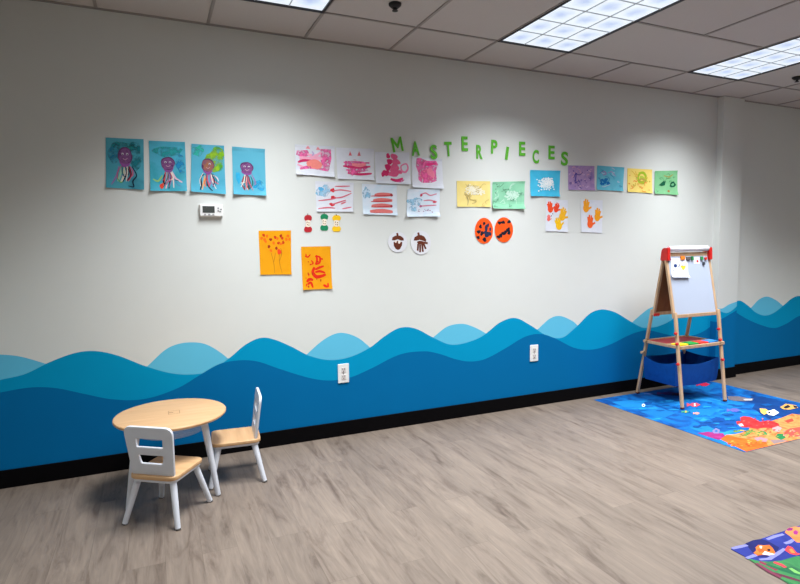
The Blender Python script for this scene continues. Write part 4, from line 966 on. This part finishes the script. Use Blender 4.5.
# papers and magnets on the whiteboard
nF = Vector((0, -ZT, YB1-YB0)).normalized()
def board_sheet(name, label, corners, base, marks, curl=0):
    bm = bmesh.new(); mats = [base]
    P = [on_front(*q, .0065) for q in corners]
    n = 8
    def pt(u, v, d=0):
        a = P[0].lerp(P[1], u); b = P[3].lerp(P[2], u); return a.lerp(b, v)+nF*(.001+d+curl*max(0, (v-.75)/.25)**2)
    for d, fl in ((.0004, 0), (0, 1)):
        g = [[bm.verts.new(pt(i/n, j/n, d)) for i in range(n+1)] for j in range(n+1)]
        for j in range(n):
            for i in range(n):
                q = (g[j][i], g[j+1][i], g[j+1][i+1], g[j][i+1]); bm.faces.new(q if not fl else q[::-1])
    for k, (pts, col) in enumerate(marks):
        mt = mat('ink', col, .8, .08, 60); mats.append(mt)
        f = bm.faces.new([bm.verts.new(pt(u, v, .0008+.0001*k)) for u, v in pts]); f.material_index = len(mats)-1
        f.normal_update()
        if f.normal.dot(nF) < 0: f.normal_flip()
    c = sum(P, Vector())/4
    return tag(obj(name, bm, mats, recalc=False, origin=tuple(c)), label, 'drawing', 'papers on the easel whiteboard')
def ell(u, v, a, b, n=14): return [(u+a*math.cos(2*math.pi*i/n), v+b*math.sin(2*math.pi*i/n)) for i in range(n)]
board_sheet('drawing_paper', 'white drawing with a blue ball and yellow animal, left on the easel whiteboard', [(670.6,257.8),(687,258.2),(688.6,277.6),(671.2,277.6)], W_PAPER,
    [(ell(.26,.4,.1,.09), (20,50,110)), ([(.55,.42),(.6,.36),(.68,.42),(.78,.4),(.86,.34),(.86,.46),(.8,.56),(.7,.64),(.64,.56)], (226,196,50)), (ell(.46,.44,.04,.04), (130,140,160)), (ell(.5,.36,.03,.05), (120,120,120)),
     ([(.08,.62),(.12,.62),(.12,.84),(.08,.84)], (170,176,190)), ([(.12,.62),(.22,.6),(.22,.64),(.12,.66)], (170,176,190)), ([(.36,.76),(.6,.72),(.78,.74),(.76,.86),(.5,.86)], (190,188,196)), (ell(.7,.4,.03,.03), (60,60,40))], .016)
board_sheet('drawing_paper', 'small white paper with a red dot, right on the easel whiteboard', [(693.3,257),(699.3,257),(699.8,263.6),(693.6,263.6)], W_PAPER, [(ell(.62,.62,.18,.2), (220,50,50)), (ell(.62,.62,.07,.08), (150,30,40))])
for x, y, w, h, c, lab in ((669,259,.02,.028,(40,40,90),'dark blue magnet at the top left corner of the whiteboard'), (682.2,258,.05,.03,(236,120,30),'orange magnet along the top of the whiteboard'), (687.8,258.5,.05,.026,(90,84,84),'grey magnet right of the orange one on the whiteboard'),
        (691.8,258.3,.026,.034,(30,120,60),'green magnet left of the small red-dot paper'), (701.3,258.4,.03,.03,(40,130,70),'green magnet right of the small red-dot paper'), (705.2,258.6,.028,.022,(206,40,30),'red magnet at the top right of the whiteboard'), (703.2,263.3,.026,.026,(60,64,74),'small dark magnet below the others at the right of the whiteboard')):
    p = on_front(x, y, .008 if 'paper' not in lab else .008); bm = bmesh.new()
    rot = Matrix((Vector((1, 0, 0)), nF.cross(Vector((1, 0, 0))), nF)).transposed()
    box(bm, p+nF*.006, (w, h, .008), rot, .002)
    tag(obj('board_magnet', bm, mat('magnet', c, .4, .05, 30), origin=tuple(p)), lab, 'magnet', 'magnets on the easel whiteboard')

# dim neutral surroundings
w = bpy.data.worlds.new('world'); SC.world = w; w.use_nodes = True
w.node_tree.nodes['Background'].inputs['Color'].default_value = (.02, .02, .02, 1)
